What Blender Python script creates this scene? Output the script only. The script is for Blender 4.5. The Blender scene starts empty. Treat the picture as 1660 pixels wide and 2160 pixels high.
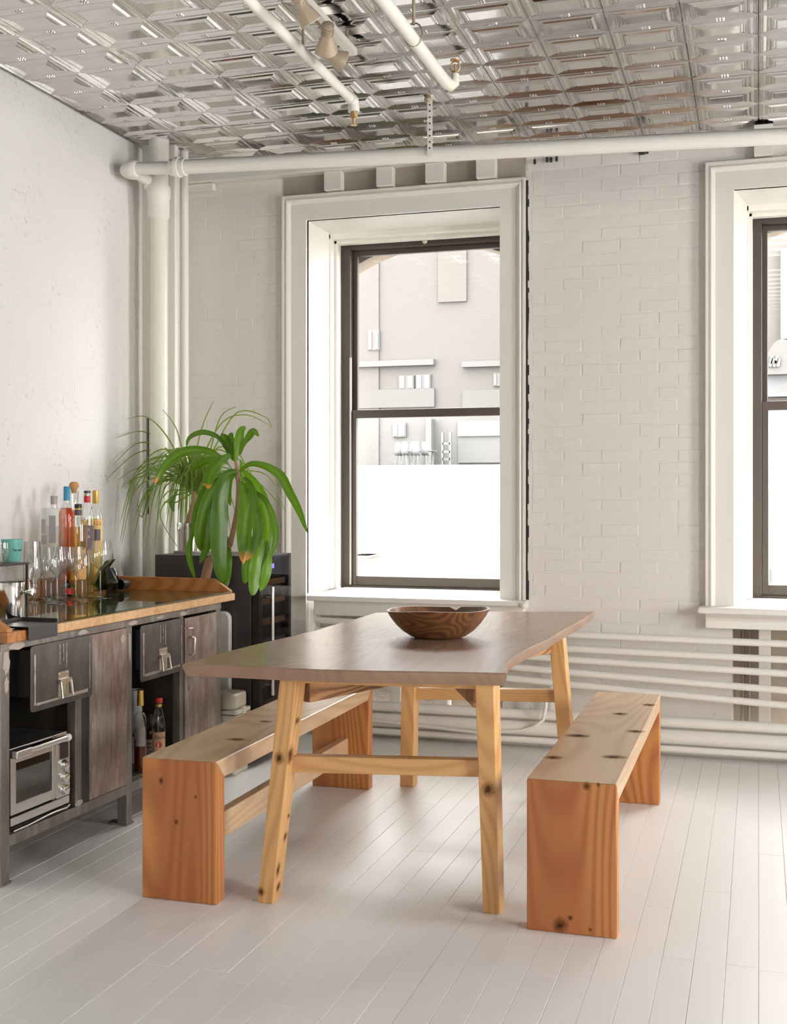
import bpy, math, random
from mathutils import Vector, Matrix
R = random.Random(7)
S = bpy.context.scene
COL = S.collection
# ------------------------------------------------------------------ camera
F, CXP, YHP, EYE = 2500.0, 830.0, 1040.0, 1.30
TH = math.atan(770 / 2500.0)
cam = bpy.data.cameras.new('camera'); camo = bpy.data.objects.new('camera', cam); COL.objects.link(camo)
cam.sensor_fit = 'HORIZONTAL'; cam.sensor_width = 36.0; cam.lens = F / 1660.0 * 36.0
cam.shift_y = (YHP - 1080.0) / 1660.0
cam.clip_start = 0.05; cam.clip_end = 300
camo.location = (0, 0, EYE); camo.rotation_euler = (math.pi / 2, 0, TH)
S.camera = camo
# ------------------------------------------------------------------ world: bright overcast sky
W = bpy.data.worlds.new('overcast_sky'); S.world = W; W.use_nodes = True
bg = W.node_tree.nodes['Background']
bg.inputs[0].default_value = (1.0, 0.98, 0.955, 1); bg.inputs[1].default_value = 25.0
S.view_settings.view_transform = 'Standard'; S.view_settings.look = 'None'
S.view_settings.exposure = 0.0; S.view_settings.gamma = 1.0; S.view_settings.use_curve_mapping = False
S.cycles.max_bounces = 10; S.cycles.diffuse_bounces = 6; S.cycles.transparent_max_bounces = 24
S.cycles.caustics_reflective = False; S.cycles.caustics_refractive = False
S.cycles.sample_clamp_indirect = 6.0
YW, XL, ZC = 6.11, -3.10, 3.11           # back wall, left wall, ceiling
XR, YB = 3.95, -3.2                       # right wall and rear wall (behind the viewer)

def portal(name, cx, y, cz, w, h, face):
    l = bpy.data.lights.new(name, 'AREA'); l.shape = 'RECTANGLE'; l.size = w; l.size_y = h
    l.cycles.is_portal = True
    o = bpy.data.objects.new(name, l); COL.objects.link(o); o.location = (cx, y, cz)
    o.rotation_euler = (math.radians(-90 if face < 0 else 90), 0, 0) if face else (0, math.radians(90), 0)
    if not face: l.size, l.size_y = h, w
for n_, cx_ in enumerate((-1.84, 0.43, 2.70)): portal('window_portal', cx_, 6.9, 1.75, 1.1, 2.1, -1)
portal('rear_fill_portal', 0.0, YB - 0.32, 1.8, 0.8, 1.0, 1)  # serves the rear opening added as fill from behind the viewer
for cy_ in (1.0, 3.7): portal('side_fill_portal', XR + 0.32, cy_, 1.72, 1.3 if cy_ < 2 else 1.1, 2.2, 0)  # serves the two side openings added to brighten the room

# ------------------------------------------------------------------ pixel -> place helpers
_c, _s = math.cos(TH), math.sin(TH)
def ray(px, py):
    d = (px - CXP) / F
    return Vector((d * _c - _s, d * _s + _c, (YHP - py) / F))
def P(px, py, X=None, Y=None, Z=None):
    r = ray(px, py)
    t = X / r.x if X is not None else Y / r.y if Y is not None else (Z - EYE) / r.z
    return Vector((0, 0, EYE)) + r * t

# ------------------------------------------------------------------ mesh helpers
MW = {}                                   # world matrix of each root
class MB:
    def __init__(s): s.v = []; s.f = []
    def add(s, vs, fs):
        b = len(s.v); s.v += [tuple(x) for x in vs]; s.f += [tuple(b + i for i in f) for f in fs]; return s
    def hexa(s, p):
        return s.add(p, [(0,3,2,1),(4,5,6,7),(0,1,5,4),(1,2,6,5),(2,3,7,6),(3,0,4,7)])
    def box(s, x0, x1, y0, y1, z0, z1):
        return s.hexa([(x0,y0,z0),(x1,y0,z0),(x1,y1,z0),(x0,y1,z0),(x0,y0,z1),(x1,y0,z1),(x1,y1,z1),(x0,y1,z1)])
    def bar(s, p, q, w, h, up=(0,0,1)):
        p, q = Vector(p), Vector(q); d = (q - p).normalized(); a = d.cross(Vector(up))
        if a.length < 1e-4: a = d.cross(Vector((0,1,0)))
        a.normalize(); b = a.cross(d); a *= w / 2; b *= h / 2
        return s.hexa([p-a-b, p+a-b, p+a+b, p-a+b, q-a-b, q+a-b, q+a+b, q-a+b])
    def tube(s, pts, r, n=12, caps=True):
        pts = [Vector(p) for p in pts]; m = len(pts); rs = r if isinstance(r, (list, tuple)) else [r] * m
        ref = None; rings = []
        for i, p in enumerate(pts):
            d = (pts[min(i+1,m-1)] - pts[max(i-1,0)]).normalized()
            if ref is None: ref = d.orthogonal().normalized()
            a = ref - d * ref.dot(d); a.normalize(); ref = a; b = d.cross(a)
            rings.append([p + (a*math.cos(2*math.pi*k/n) + b*math.sin(2*math.pi*k/n)) * rs[i] for k in range(n)])
        vs = [v for g in rings for v in g]; fs = []
        for i in range(m-1):
            for k in range(n): fs.append((i*n+k, i*n+(k+1)%n, (i+1)*n+(k+1)%n, (i+1)*n+k))
        if caps: fs.append(tuple(range(n-1,-1,-1))); fs.append(tuple((m-1)*n+k for k in range(n)))
        return s.add(vs, fs)
    def lathe(s, prof, c=(0,0,0), n=28, axis='z', cap=True):
        vs = []; fs = []; m = len(prof)
        for r, z in prof:
            for k in range(n):
                a = 2*math.pi*k/n; x, y = r*math.cos(a), r*math.sin(a)
                vs.append((c[0]+x, c[1]+y, c[2]+z) if axis == 'z' else (c[0]+z, c[1]+x, c[2]+y) if axis == 'x' else (c[0]+x, c[1]-z, c[2]+y))
        for i in range(m-1):
            for k in range(n): fs.append((i*n+k, i*n+(k+1)%n, (i+1)*n+(k+1)%n, (i+1)*n+k))
        if cap:
            if prof[0][0] > 1e-5: fs.append(tuple(range(n-1,-1,-1)))
            if prof[-1][0] > 1e-5: fs.append(tuple((m-1)*n+k for k in range(n)))
        return s.add(vs, fs)
    def prism(s, poly, a0, a1, plane='xy'):
        f = {'xy': lambda p,t: (p[0],p[1],t), 'xz': lambda p,t: (p[0],t,p[1]), 'yz': lambda p,t: (t,p[0],p[1])}[plane]
        n = len(poly)
        return s.add([f(p,a0) for p in poly] + [f(p,a1) for p in poly],
                     [tuple(range(n-1,-1,-1)), tuple(range(n,2*n))] + [(i,(i+1)%n,n+(i+1)%n,n+i) for i in range(n)])
    def rbox(s, x0, x1, y0, y1, z0, z1, r, plane='yz', n=5):
        """box with the four corners of its outline rounded, extruded along the remaining axis"""
        A = {'yz': (y0,y1,z0,z1,x0,x1), 'xz': (x0,x1,z0,z1,y0,y1), 'xy': (x0,x1,y0,y1,z0,z1)}[plane]
        a0,a1,b0,b1,t0,t1 = A; poly = []
        for cx, cy, st in ((a1-r,b1-r,0),(a0+r,b1-r,90),(a0+r,b0+r,180),(a1-r,b0+r,270)):
            for k in range(n+1):
                g = math.radians(st + 90*k/n); poly.append((cx + r*math.cos(g), cy + r*math.sin(g)))
        return s.prism(poly, t0, t1, plane)
    def mesh(s, name, inv=None, smooth=0):
        me = bpy.data.meshes.new(name)
        me.from_pydata([tuple(inv @ Vector(v)) for v in s.v] if inv is not None else s.v, [], s.f)
        import bmesh as bm_
        b = bm_.new(); b.from_mesh(me); bm_.ops.recalc_face_normals(b, faces=b.faces); b.to_mesh(me); b.free()
        if smooth:
            me.polygons.foreach_set('use_smooth', [True] * len(me.polygons)); me.set_sharp_from_angle(angle=math.radians(smooth))
        me.update(); return me
    def build(s, name, mat, parent=None, smooth=0, bevel=0, local=False, seg=2):
        inv = MW[parent].inverted() if (parent is not None and not local) else None
        o = bpy.data.objects.new(name, s.mesh(name, inv, smooth)); COL.objects.link(o)
        if mat: o.data.materials.append(mat)
        if parent is not None: o.parent = parent; MW[o] = MW[parent]
        else: MW[o] = Matrix.Identity(4)
        if bevel:
            m = o.modifiers.new('bevel', 'BEVEL'); m.width = bevel; m.segments = seg; m.limit_method = 'ANGLE'
        return o
def tag(o, label, cat=None, group=None, kind=None):
    o['label'] = label
    if cat: o['category'] = cat
    if group: o['group'] = group
    if kind: o['kind'] = kind
    return o
def root(name, loc, label, cat=None, group=None, kind=None, rz=0.0):
    o = bpy.data.objects.new(name, None); COL.objects.link(o); o.location = loc; o.rotation_euler = (0,0,rz)
    o.empty_display_size = 0.1
    MW[o] = Matrix.Translation(Vector(loc)) @ Matrix.Rotation(rz, 4, 'Z')
    return tag(o, label, cat, group, kind)
def text(body, size, mat, parent, loc, rot, name='lettering', align='CENTER', extrude=0.0004, local=True):
    cu = bpy.data.curves.new(name, 'FONT'); cu.body = body; cu.size = size; cu.extrude = extrude
    cu.align_x = align; cu.align_y = 'CENTER'
    tmp = bpy.data.objects.new(name, cu); me = bpy.data.meshes.new_from_object(tmp); bpy.data.objects.remove(tmp)
    o = bpy.data.objects.new(name, me); COL.objects.link(o); o.data.materials.clear(); o.data.materials.append(mat)
    o.parent = parent; o.location = loc; o.rotation_euler = rot; MW[o] = MW[parent]
    return o
def copy_tree(o, parent=None):
    c = o.copy(); COL.objects.link(c); c.parent = parent
    for ch in [x for x in bpy.data.objects if x.parent == o]: copy_tree(ch, c)
    return c

# ------------------------------------------------------------------ materials
class NT:
    def __init__(s, name):
        s.m = bpy.data.materials.new(name); s.m.use_nodes = True; s.t = s.m.node_tree
        s.b = s.t.nodes['Principled BSDF']; s.out = s.t.nodes['Material Output']; s._co = None
    def n(s, k, **kw):
        x = s.t.nodes.new(k)
        for a, v in kw.items(): setattr(x, a, v)
        return x
    def l(s, a, b): s.t.links.new(a, b)
    def co(s, scale=(1,1,1), rnd=False):
        tc = s.n('ShaderNodeTexCoord'); mp = s.n('ShaderNodeMapping'); mp.inputs['Scale'].default_value = scale
        s.l(tc.outputs['Object'], mp.inputs[0])
        if rnd:
            oi = s.n('ShaderNodeObjectInfo'); vm = s.n('ShaderNodeVectorMath', operation='SCALE'); vm.inputs[0].default_value = (13.7, 7.1, 9.3)
            s.l(oi.outputs['Random'], vm.inputs['Scale']); s.l(vm.outputs[0], mp.inputs['Location'])
        return mp.outputs[0]
    def noise(s, co, scale, detail=4, rough=.55, dist=0):
        x = s.n('ShaderNodeTexNoise'); x.inputs['Scale'].default_value = scale; x.inputs['Detail'].default_value = detail
        x.inputs['Roughness'].default_value = rough; x.inputs['Distortion'].default_value = dist
        if co is not None: s.l(co, x.inputs['Vector'])
        return x.outputs['Fac']
    def ramp(s, fac, stops):
        x = s.n('ShaderNodeValToRGB'); e = x.color_ramp.elements
        while len(e) < len(stops): e.new(.5)
        for i, (p, c) in enumerate(stops): e[i].position = p; e[i].color = (*c, 1) if len(c) == 3 else c
        s.l(fac, x.inputs[0]); return x.outputs[0]
    def mix(s, fac, a, b, mode='MIX'):
        x = s.n('ShaderNodeMix', data_type='RGBA', blend_type=mode)
        for sock, v in ((x.inputs[0], fac), (x.inputs[6], a), (x.inputs[7], b)):
            if isinstance(v, (int, float)): sock.default_value = v
            elif isinstance(v, tuple): sock.default_value = (*v, 1)
            else: s.l(v, sock)
        return x.outputs[2]
    def math(s, op, a, b=0.0):
        x = s.n('ShaderNodeMath', operation=op)
        for i, v in enumerate((a, b)):
            if isinstance(v, (int, float)): x.inputs[i].default_value = v
            else: s.l(v, x.inputs[i])
        return x.outputs[0]
    def bump(s, h, strength=.3, dist=.01):
        x = s.n('ShaderNodeBump'); x.inputs['Strength'].default_value = strength; x.inputs['Distance'].default_value = dist
        s.l(h, x.inputs['Height']); s.l(x.outputs[0], s.b.inputs['Normal'])
    def base(s, c):
        if isinstance(c, tuple): s.b.inputs['Base Color'].default_value = (*c, 1)
        else: s.l(c, s.b.inputs['Base Color'])
    def set(s, **kw):
        for k, v in kw.items(): s.b.inputs[k].default_value = v
def plain(name, c, rough=.5, metal=0, spec=.5, var=0.08, bump=0.0, bs=60):
    t = NT(name); co = t.co()
    f = t.noise(co, 9, 5)
    t.base(t.mix(f, tuple(x*(1-var) for x in c), tuple(min(1, x*(1+var)) for x in c)))
    t.set(Roughness=rough, Metallic=metal); t.b.inputs['Specular IOR Level'].default_value = spec
    if bump: t.bump(t.noise(co, bs, 4), bump, .003)
    return t.m
def paint(name, c, rough=.6, bump=.5, stain=(.45,.40,.35), amount=.5, crack=.0, scale=1.0, spk=.60):
    """old lumpy paint with grime specks"""
    t = NT(name); co = t.n('ShaderNodeNewGeometry').outputs['Position']
    big = t.noise(co, 1.7*scale, 4); col = t.mix(big, tuple(x*.93 for x in c), c)
    sp = t.noise(co, 38*scale, 6, .7)
    m = t.ramp(sp, [(spk,(0,0,0)),(spk+.10,(1,1,1))]); lo = t.ramp(t.noise(co, 3.3*scale, 3), [(.45,(0,0,0)),(.7,(1,1,1))])
    col = t.mix(t.math('MULTIPLY', t.math('MULTIPLY', m, lo), amount), col, stain)
    t.base(col); t.set(Roughness=rough)
    t.b.inputs['Specular IOR Level'].default_value = .35
    h = t.math('ADD', t.math('MULTIPLY', t.noise(co, 22*scale, 5, .6), .7), t.math('MULTIPLY', t.noise(co, 110*scale, 3), .25))
    t.bump(h, bump, .006)
    return t.m
def wood(name, dark, light, axis=1, scale=1.0, rough=.42, knots=.6, contrast=1.0, heart=None, end=None):
    """sawn softwood: growth lines along one axis, soft wide bands, scattered knots"""
    t = NT(name); st = [7.0*scale]*3; st[axis] = .55*scale
    co = t.co(tuple(st), True)
    warp = t.noise(co, 1.1, 2, .5, .6)
    fld = [2.6*scale]*3; fld[axis] = .42*scale
    cont = t.noise(t.co(tuple(fld), True), 1.0, 1.2, .35, .25)
    wvf = t.math('ADD', t.math('MULTIPLY', t.math('SINE', t.math('MULTIPLY', cont, 170)), .5), .5)
    wvf = t.math('POWER', wvf, 1.6)
    fine = [90*scale]*3; fine[axis] = 3*scale
    fn = t.noise(t.co(tuple(fine), True), 1.0, 4, .6)
    g = t.math('ADD', t.math('MULTIPLY', wvf, .55*contrast), t.math('ADD', t.math('MULTIPLY', warp, .30), t.math('MULTIPLY', fn, .25)))
    col = t.ramp(g, [(.25,light),(.55,tuple((a+b)/2 for a,b in zip(dark,light))),(.95,dark)])
    if heart:
        hb = t.noise(t.co(tuple([3.2*scale if i != axis else .3 for i in range(3)]), True), 1.0, 1)
        col = t.mix(t.ramp(hb, [(.46,(0,0,0)),(.56,(1,1,1))]), col, t.mix(.65, col, heart))
    if knots:
        ks = [3.4*scale]*3; ks[axis] = 2.0*scale
        vo = t.n('ShaderNodeTexVoronoi', feature='F1'); vo.inputs['Scale'].default_value = 1.0; vo.inputs['Randomness'].default_value = 1.0
        cw = t.n('ShaderNodeMixRGB'); kco = t.co(tuple(ks), True)
        nz = t.n('ShaderNodeTexNoise'); nz.inputs['Scale'].default_value = 6; t.l(kco, nz.inputs['Vector'])
        cw.inputs[0].default_value = .06; t.l(kco, cw.inputs[1]); t.l(nz.outputs['Color'], cw.inputs[2]); t.l(cw.outputs[0], vo.inputs['Vector'])
        k = t.ramp(vo.outputs['Distance'], [(.05,(1,1,1)),(.085,(.55,.55,.55)),(.13,(0,0,0))])
        col = t.mix(t.math('MULTIPLY', k, knots), col, tuple(x*.16 for x in dark))
    t.base(col); t.set(Roughness=rough); t.bump(t.math('ADD', fn, t.math('MULTIPLY', wvf, .1)), .08, .002)
    return t.m
def glassmat(name, tint=(1,1,1), rough=.0, edge=.85, refl=(1,1,1), base=.03, rim=0.0):
    t = NT(name); t.t.nodes.remove(t.b)
    tr = t.n('ShaderNodeBsdfTransparent')
    gl = t.n('ShaderNodeBsdfGlossy'); gl.inputs['Roughness'].default_value = rough; gl.inputs[0].default_value = (*refl, 1)
    lw = t.n('ShaderNodeLayerWeight'); lw.inputs[0].default_value = .5
    fc = lw.outputs['Facing']
    t.l(t.mix(t.math('MULTIPLY', t.math('POWER', fc, 3.0), rim), tint, tuple(x*.30 for x in tint)), tr.inputs[0])
    f = t.math('ADD', t.math('MULTIPLY', t.math('POWER', fc, 3.0), edge*.7), base)
    mx = t.n('ShaderNodeMixShader'); t.l(f, mx.inputs[0]); t.l(tr.outputs[0], mx.inputs[1]); t.l(gl.outputs[0], mx.inputs[2])
    t.l(mx.outputs[0], t.out.inputs[0]); return t.m
def liquid(name, c, opaque=.5):
    t = NT(name); t.t.nodes.remove(t.b)
    tr = t.n('ShaderNodeBsdfTransparent'); tr.inputs[0].default_value = (*c, 1)
    tl = t.n('ShaderNodeBsdfTranslucent'); tl.inputs[0].default_value = (*c, 1)
    df = t.n('ShaderNodeBsdfDiffuse'); df.inputs[0].default_value = (*c, 1)
    a = t.n('ShaderNodeMixShader'); a.inputs[0].default_value = .5; t.l(tl.outputs[0], a.inputs[1]); t.l(df.outputs[0], a.inputs[2])
    b = t.n('ShaderNodeMixShader'); b.inputs[0].default_value = opaque; t.l(tr.outputs[0], b.inputs[1]); t.l(a.outputs[0], b.inputs[2])
    t.l(b.outputs[0], t.out.inputs[0]); return t.m
def leafmat(name, c1, c2, axis_stripe=True, tip=None):
    t = NT(name); co = t.co()
    at = t.n('ShaderNodeVertexColor', layer_name='leaf')
    sep = t.n('ShaderNodeSeparateColor'); t.l(at.outputs[0], sep.inputs[0])
    col = t.mix(sep.outputs[0], c1, c2)                         # red: across the blade
    if tip: col = t.mix(t.ramp(sep.outputs[1], [(.86,(0,0,0)),(.95,(1,1,1))]), col, tip)
    t.t.nodes.remove(t.b)
    pr = t.n('ShaderNodeBsdfPrincipled'); t.l(col, pr.inputs['Base Color']); pr.inputs['Roughness'].default_value = .32
    tl = t.n('ShaderNodeBsdfTranslucent'); t.l(t.mix(.35, col, (.30,.52,.01)), tl.inputs[0])
    mx = t.n('ShaderNodeMixShader'); mx.inputs[0].default_value = .33
    t.l(pr.outputs[0], mx.inputs[1]); t.l(tl.outputs[0], mx.inputs[2]); t.l(mx.outputs[0], t.out.inputs[0]); return t.m
def metalworn(name, c, c2, rough=.5, metal=.6, scale=1.0, streak=True):
    t = NT(name); co = t.co((1,1,.22) if streak else (1,1,1)); co2 = t.co()
    a = t.noise(co, 30*scale, 7, .68); b = t.noise(co2, 5*scale, 4)
    m = t.ramp(t.math('ADD', t.math('MULTIPLY', a, .65), t.math('MULTIPLY', b, .4)), [(.44,(0,0,0)),(.56,(.45,.45,.45)),(.68,(1,1,1))])
    t.base(t.mix(m, c, c2)); t.set(Roughness=rough, Metallic=metal)
    t.bump(a, .12, .002); return t.m

M = {}
M['wall'] = paint('painted_brick', (.75,.718,.67), .62, .55, (.42,.36,.30), .45)
M['wall_left'] = paint('painted_brick_smooth', (.80,.783,.762), .62, .8, (.40,.35,.29), .9, spk=.575)
M['trim'] = paint('old_gloss_trim_paint', (.80,.775,.72), .38, .18, (.45,.40,.33), .25)
M['pipe'] = paint('pipe_paint', (.82,.79,.73), .42, .25, (.5,.44,.36), .3)
M['pipe_cream'] = paint('cream_pipe_paint', (.80,.79,.67), .4, .2, (.55,.5,.36), .3)
M['raw'] = paint('raw_masonry', (.30,.25,.20), .85, 1.0, (.12,.10,.08), .8)
M['dark'] = plain('dark_gap', (.02,.017,.015), .9)
M['plaster'] = plain('plaster', (.78,.75,.70), .7, bump=.2)
M['glass'] = glassmat('window_glass', (.97,.985,.985), 0, .8)
M['glass_dusty'] = glassmat('dusty_window_glass', (.86,.855,.85), 0, .6)
M['sash'] = paint('brown_sash_paint', (.075,.058,.048), .35, .2, (.16,.13,.11), .4)
M['alu'] = plain('aluminium_track', (.50,.51,.50), .35, .8)
def floor_mat():
    t = NT('painted_floorboard'); co = t.co((1,1,1), True); oi = t.n('ShaderNodeObjectInfo')
    gr = t.noise(t.co((55,2.2,1), True), 1.0, 5, .6)
    col = t.mix(oi.outputs['Random'], (.805,.787,.772), (.83,.815,.80))
    col = t.mix(t.math('MULTIPLY', gr, .25), col, (.73,.71,.692))
    t.base(col); t.set(Roughness=.36)
    t.bump(gr, .08, .002); return t.m
M['floor'] = floor_mat()
def tin_mat():
    t = NT('pressed_tin'); co = t.co((1,1,1), True)
    t.base(t.mix(t.noise(co, 14, 4), (.56,.535,.515), (.70,.68,.66))); t.set(Metallic=1.0)
    t.l(t.ramp(t.noise(co, 8, 3), [(.3,(.085,)*3),(.7,(.17,)*3)]), t.b.inputs['Roughness'])
    t.bump(t.noise(co, 11, 2), .10, .01); return t.m
M['tin'] = tin_mat()
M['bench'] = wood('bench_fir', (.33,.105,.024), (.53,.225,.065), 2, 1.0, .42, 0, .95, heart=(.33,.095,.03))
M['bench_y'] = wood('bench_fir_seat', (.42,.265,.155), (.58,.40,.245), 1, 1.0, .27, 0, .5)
M['leg'] = wood('table_leg_fir', (.44,.21,.07), (.66,.38,.15), 2, 1.3, .42, 0, .55)
M['rail_x'] = wood('table_rail_fir', (.44,.21,.07), (.64,.36,.145), 0, 1.3, .42, 0, .55)
M['top'] = wood('table_top_walnut', (.21,.125,.083), (.31,.195,.132), 1, .9, .25, 0, .32)
M['brace'] = wood('table_brace_fir', (.25,.115,.05), (.55,.30,.135), 1, 1.6, .5, .3, 1.6)
M['gallery'] = wood('pine_gallery_board', (.26,.085,.018), (.42,.17,.045), 0, 1.6, .5, 0, .8)
M['bowl'] = wood('turned_bowl_wood', (.075,.032,.014), (.22,.095,.036), 0, 2.2, .35, 0, .9)
M['counter_edge'] = metalworn('worn_counter_wood', (.62,.40,.20), (.42,.22,.10), .6, 0, 1.4, False)
M['steel_dark'] = metalworn('dark_worn_steel', (.105,.092,.088), (.17,.15,.14), .42, .7, .7)
M['steel_frame'] = metalworn('frame_steel', (.16,.135,.118), (.30,.265,.235), .5, .6, .9)
M['steel_rust'] = metalworn('scraped_rusty_steel', (.20,.13,.105), (.44,.39,.35), .55, .35, .8)
M['scrape'] = paint('scraped_paint', (.40,.335,.29), .7, 1.0, (.25,.2,.17), .7)
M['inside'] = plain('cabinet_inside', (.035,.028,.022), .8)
M['nickel'] = plain('old_nickel', (.62,.58,.50), .28, 1.0, var=.15)
M['chrome'] = plain('polished_steel', (.80,.79,.77), .10, 1.0, var=.04)
M['brushed'] = plain('brushed_steel', (.70,.69,.68), .28, 1.0, var=.06)
M['black'] = plain('black_plastic', (.022,.02,.02), .35)
M['blackmetal'] = plain('black_metal', (.05,.045,.045), .4, .5)
M['fridge'] = plain('black_fridge_panel', (.060,.054,.056), .42, .2)
M['white'] = plain('white_plastic', (.80,.80,.78), .3, var=.02)
M['beige'] = plain('beige_plastic', (.66,.62,.52), .4, var=.05)
M['glass_top'] = glassmat('counter_glass', (.78,.87,.84), 0, 1.0, base=.07)
M['wine'] = glassmat('clear_glassware', (.955,.958,.955), 0, 1.1, base=.085, rim=1.3)
M['bottle'] = glassmat('clear_bottle_glass', (.94,.955,.94), 0, .9, base=.06, rim=.9)
M['green_glass'] = glassmat('dark_green_glass', (.10,.22,.13), 0, 1.0, base=.05)
M['smoke_glass'] = glassmat('smoked_fridge_glass', (.50,.48,.49), 0, .10, base=.012)
M['oven_glass'] = glassmat('oven_door_glass', (.38,.40,.38), 0, .9, base=.08)
M['orange'] = liquid('orange_liqueur', (1.0,.19,.015), .92)
M['amber'] = liquid('amber_whisky', (.86,.62,.26), .25)
M['brownliq'] = liquid('brown_liqueur', (.35,.07,.02), .5)
M['gold_liq'] = liquid('golden_liqueur', (.93,.78,.42), .3)
M['red'] = plain('red_cap', (.55,.02,.03), .4)
M['blue'] = plain('blue_cap', (.03,.26,.45), .4)
M['gold'] = plain('gold_cap', (.62,.40,.10), .35, .5)
M['cork'] = plain('cork', (.50,.27,.10), .8, var=.3, bump=.4)
M['greycap'] = plain('grey_cap', (.36,.33,.31), .5)
M['teal'] = plain('teal_ceramic', (.15,.44,.37), .3, var=.03)
M['lab_dark'] = plain('dark_printed_label', (.10,.07,.085), .5, var=.4)
M['lab_gold'] = plain('gold_printed_label', (.70,.47,.14), .45, var=.12)
M['lab_orange'] = plain('orange_label', (.75,.36,.05), .5)
M['lab_white'] = plain('white_label', (.75,.73,.69), .5)
M['lab_tan'] = plain('tan_label', (.66,.40,.22), .5)
M['lab_grey'] = plain('grey_label', (.42,.39,.38), .5)
M['ink'] = plain('black_ink', (.02,.02,.02), .6)
M['inkred'] = plain('red_ink', (.50,.06,.02), .6)
M['inkblue'] = plain('blue_glaze', (.03,.05,.22), .3)
M['porcelain'] = plain('white_porcelain', (.80,.80,.80), .2, var=.02)
M['leaf'] = leafmat('dracaena_leaf', (.018,.085,.004), (.085,.19,.008))
M['leaf_light'] = leafmat('dracaena_leaf_light', (.04,.16,.005), (.15,.29,.010))
M['leaf_tip'] = leafmat('dracaena_leaf_dry_tip', (.03,.12,.004), (.12,.24,.010), tip=(.75,.25,.04))
M['grassleaf'] = leafmat('ponytail_leaf', (.09,.17,.02), (.24,.33,.06))
M['trunk'] = plain('plant_trunk', (.36,.22,.13), .8, var=.35, bump=.6, bs=40)
M['clay'] = plain('terracotta', (.45,.22,.12), .8)
M['lampbody'] = plain('beige_lamp_metal', (.46,.37,.27), .4, .3)
M['brass'] = plain('aged_brass', (.40,.27,.13), .4, .8)
M['rust'] = metalworn('rusty_hanger', (.25,.16,.10), (.5,.42,.33), .6, .4)
M['led'] = NT('blue_display').m
_b = M['led'].node_tree.nodes['Principled BSDF']; _b.inputs['Base Color'].default_value = (.02,.02,.3,1)
_b.inputs['Emission Color'].default_value = (.12,.10,1,1); _b.inputs['Emission Strength'].default_value = 14.0

# ================================================================== THE ROOM
# ---- floor: boards running towards the window wall
fl = MB().box(XL-.3, XR+.3, YB-.3, 6.2, -.06, -.0125).build('floor', plain('floor_dirt', (.30,.27,.245), .9))
tag(fl, 'pale grey painted wooden board floor of the loft', kind='structure')
FW = .0859
def plank(x, y0, y1):
    g = .0004; x0, x1 = x+g, x+FW-g; y0 += g; y1 -= g; b = .0007; dz = R.uniform(-.0003, .0002)
    m = MB(); v = []
    for z, i in ((-.0124, 0), (dz-b, 0), (dz, b)): v += [(x0+i,y0+i,z),(x1-i,y0+i,z),(x1-i,y1-i,z),(x0+i,y1-i,z)]
    return m.add(v, [(k*4+j, k*4+(j+1)%4, k*4+4+(j+1)%4, k*4+4+j) for k in range(2) for j in range(4)] + [(8,9,10,11)])
rest = MB(); k0 = int(math.floor((XL-.05)/FW)); npl = 0
for k in range(k0, int(XR/FW)+1):
    x = k*FW; y = YB + R.uniform(0, 1.2); first = True
    cuts = [YB]
    while y < 6.0: cuts.append(y); y += R.uniform(.7, 2.0)
    cuts.append(YW+.03)
    for a, b in zip(cuts, cuts[1:]):
        m = plank(x, a, b)
        # in view: ahead of the viewer and inside the picture's spread
        seen = b > 2.75 and x < .35 and x > -3.1 and npl < 299
        if seen and (x+FW) > -.68*b + .02: m.build('floorboard', M['floor'], fl); npl += 1
        else: rest.add(m.v, m.f)
o = rest.build('floorboards', M['floor'], fl); o['kind'] = 'stuff'

# ---- ceiling: pressed tin panels
ce = MB().box(XL-.3, XR+.3, YB-.3, YW+.6, ZC+.012, ZC+.1).build('ceiling', M['tin'])
tag(ce, 'shiny pressed tin ceiling of small embossed rectangular panels', kind='structure')
TX, TY = .2793, .2135
def tin_tile():
    w, h = TX/2, TY/2
    prof = [(0,.0045),(.0012,.001),(.004,-.0030),(.0065,.0),(.008,.0),(.0105,-.0030),(.013,.0),(.0145,.0),(.017,-.0025),(.0195,.0005),(.030,-.0005),
            (.0315,-.0035),(.034,-.0005),(.0355,-.0005),(.038,-.0040),(.0405,-.0010),(.0415,-.0015),(.050,-.0070),(.052,-.0045),(.0535,-.0045),(.0555,-.0080),(.058,-.0050),
            (.064,-.0050),(.0655,-.0085),(.0675,-.0060),(.0690,-.0060),(.0705,-.0090)]
    m = MB(); v = []
    for i, z in prof: v += [(-w+i,-h+i,z),(w-i,-h+i,z),(w-i,h-i,z),(-w+i,h-i,z)]
    n = len(prof); f = [(k*4+j, k*4+4+j, k*4+4+(j+1)%4, k*4+(j+1)%4) for k in range(n-1) for j in range(4)]
    e = (n-1)*4; f.append((e+3,e+2,e+1,e)); m.add(v, f)
    for sy in (-1, 1):                                   # three little beads in the middle of each long border
        for dx in (-.012, 0, .012): m.lathe([(0,-.0075),(.0035,-.006),(.005,-.001)], (dx, sy*(h-.007), 0), 6, cap=False)
    me = bpy.data.meshes.new('ceiling_tile'); me.from_pydata(m.v, [], m.f); me.update(); me.materials.append(M['tin']); return me
tm = tin_tile(); nt = 0; trest = MB()
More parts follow.
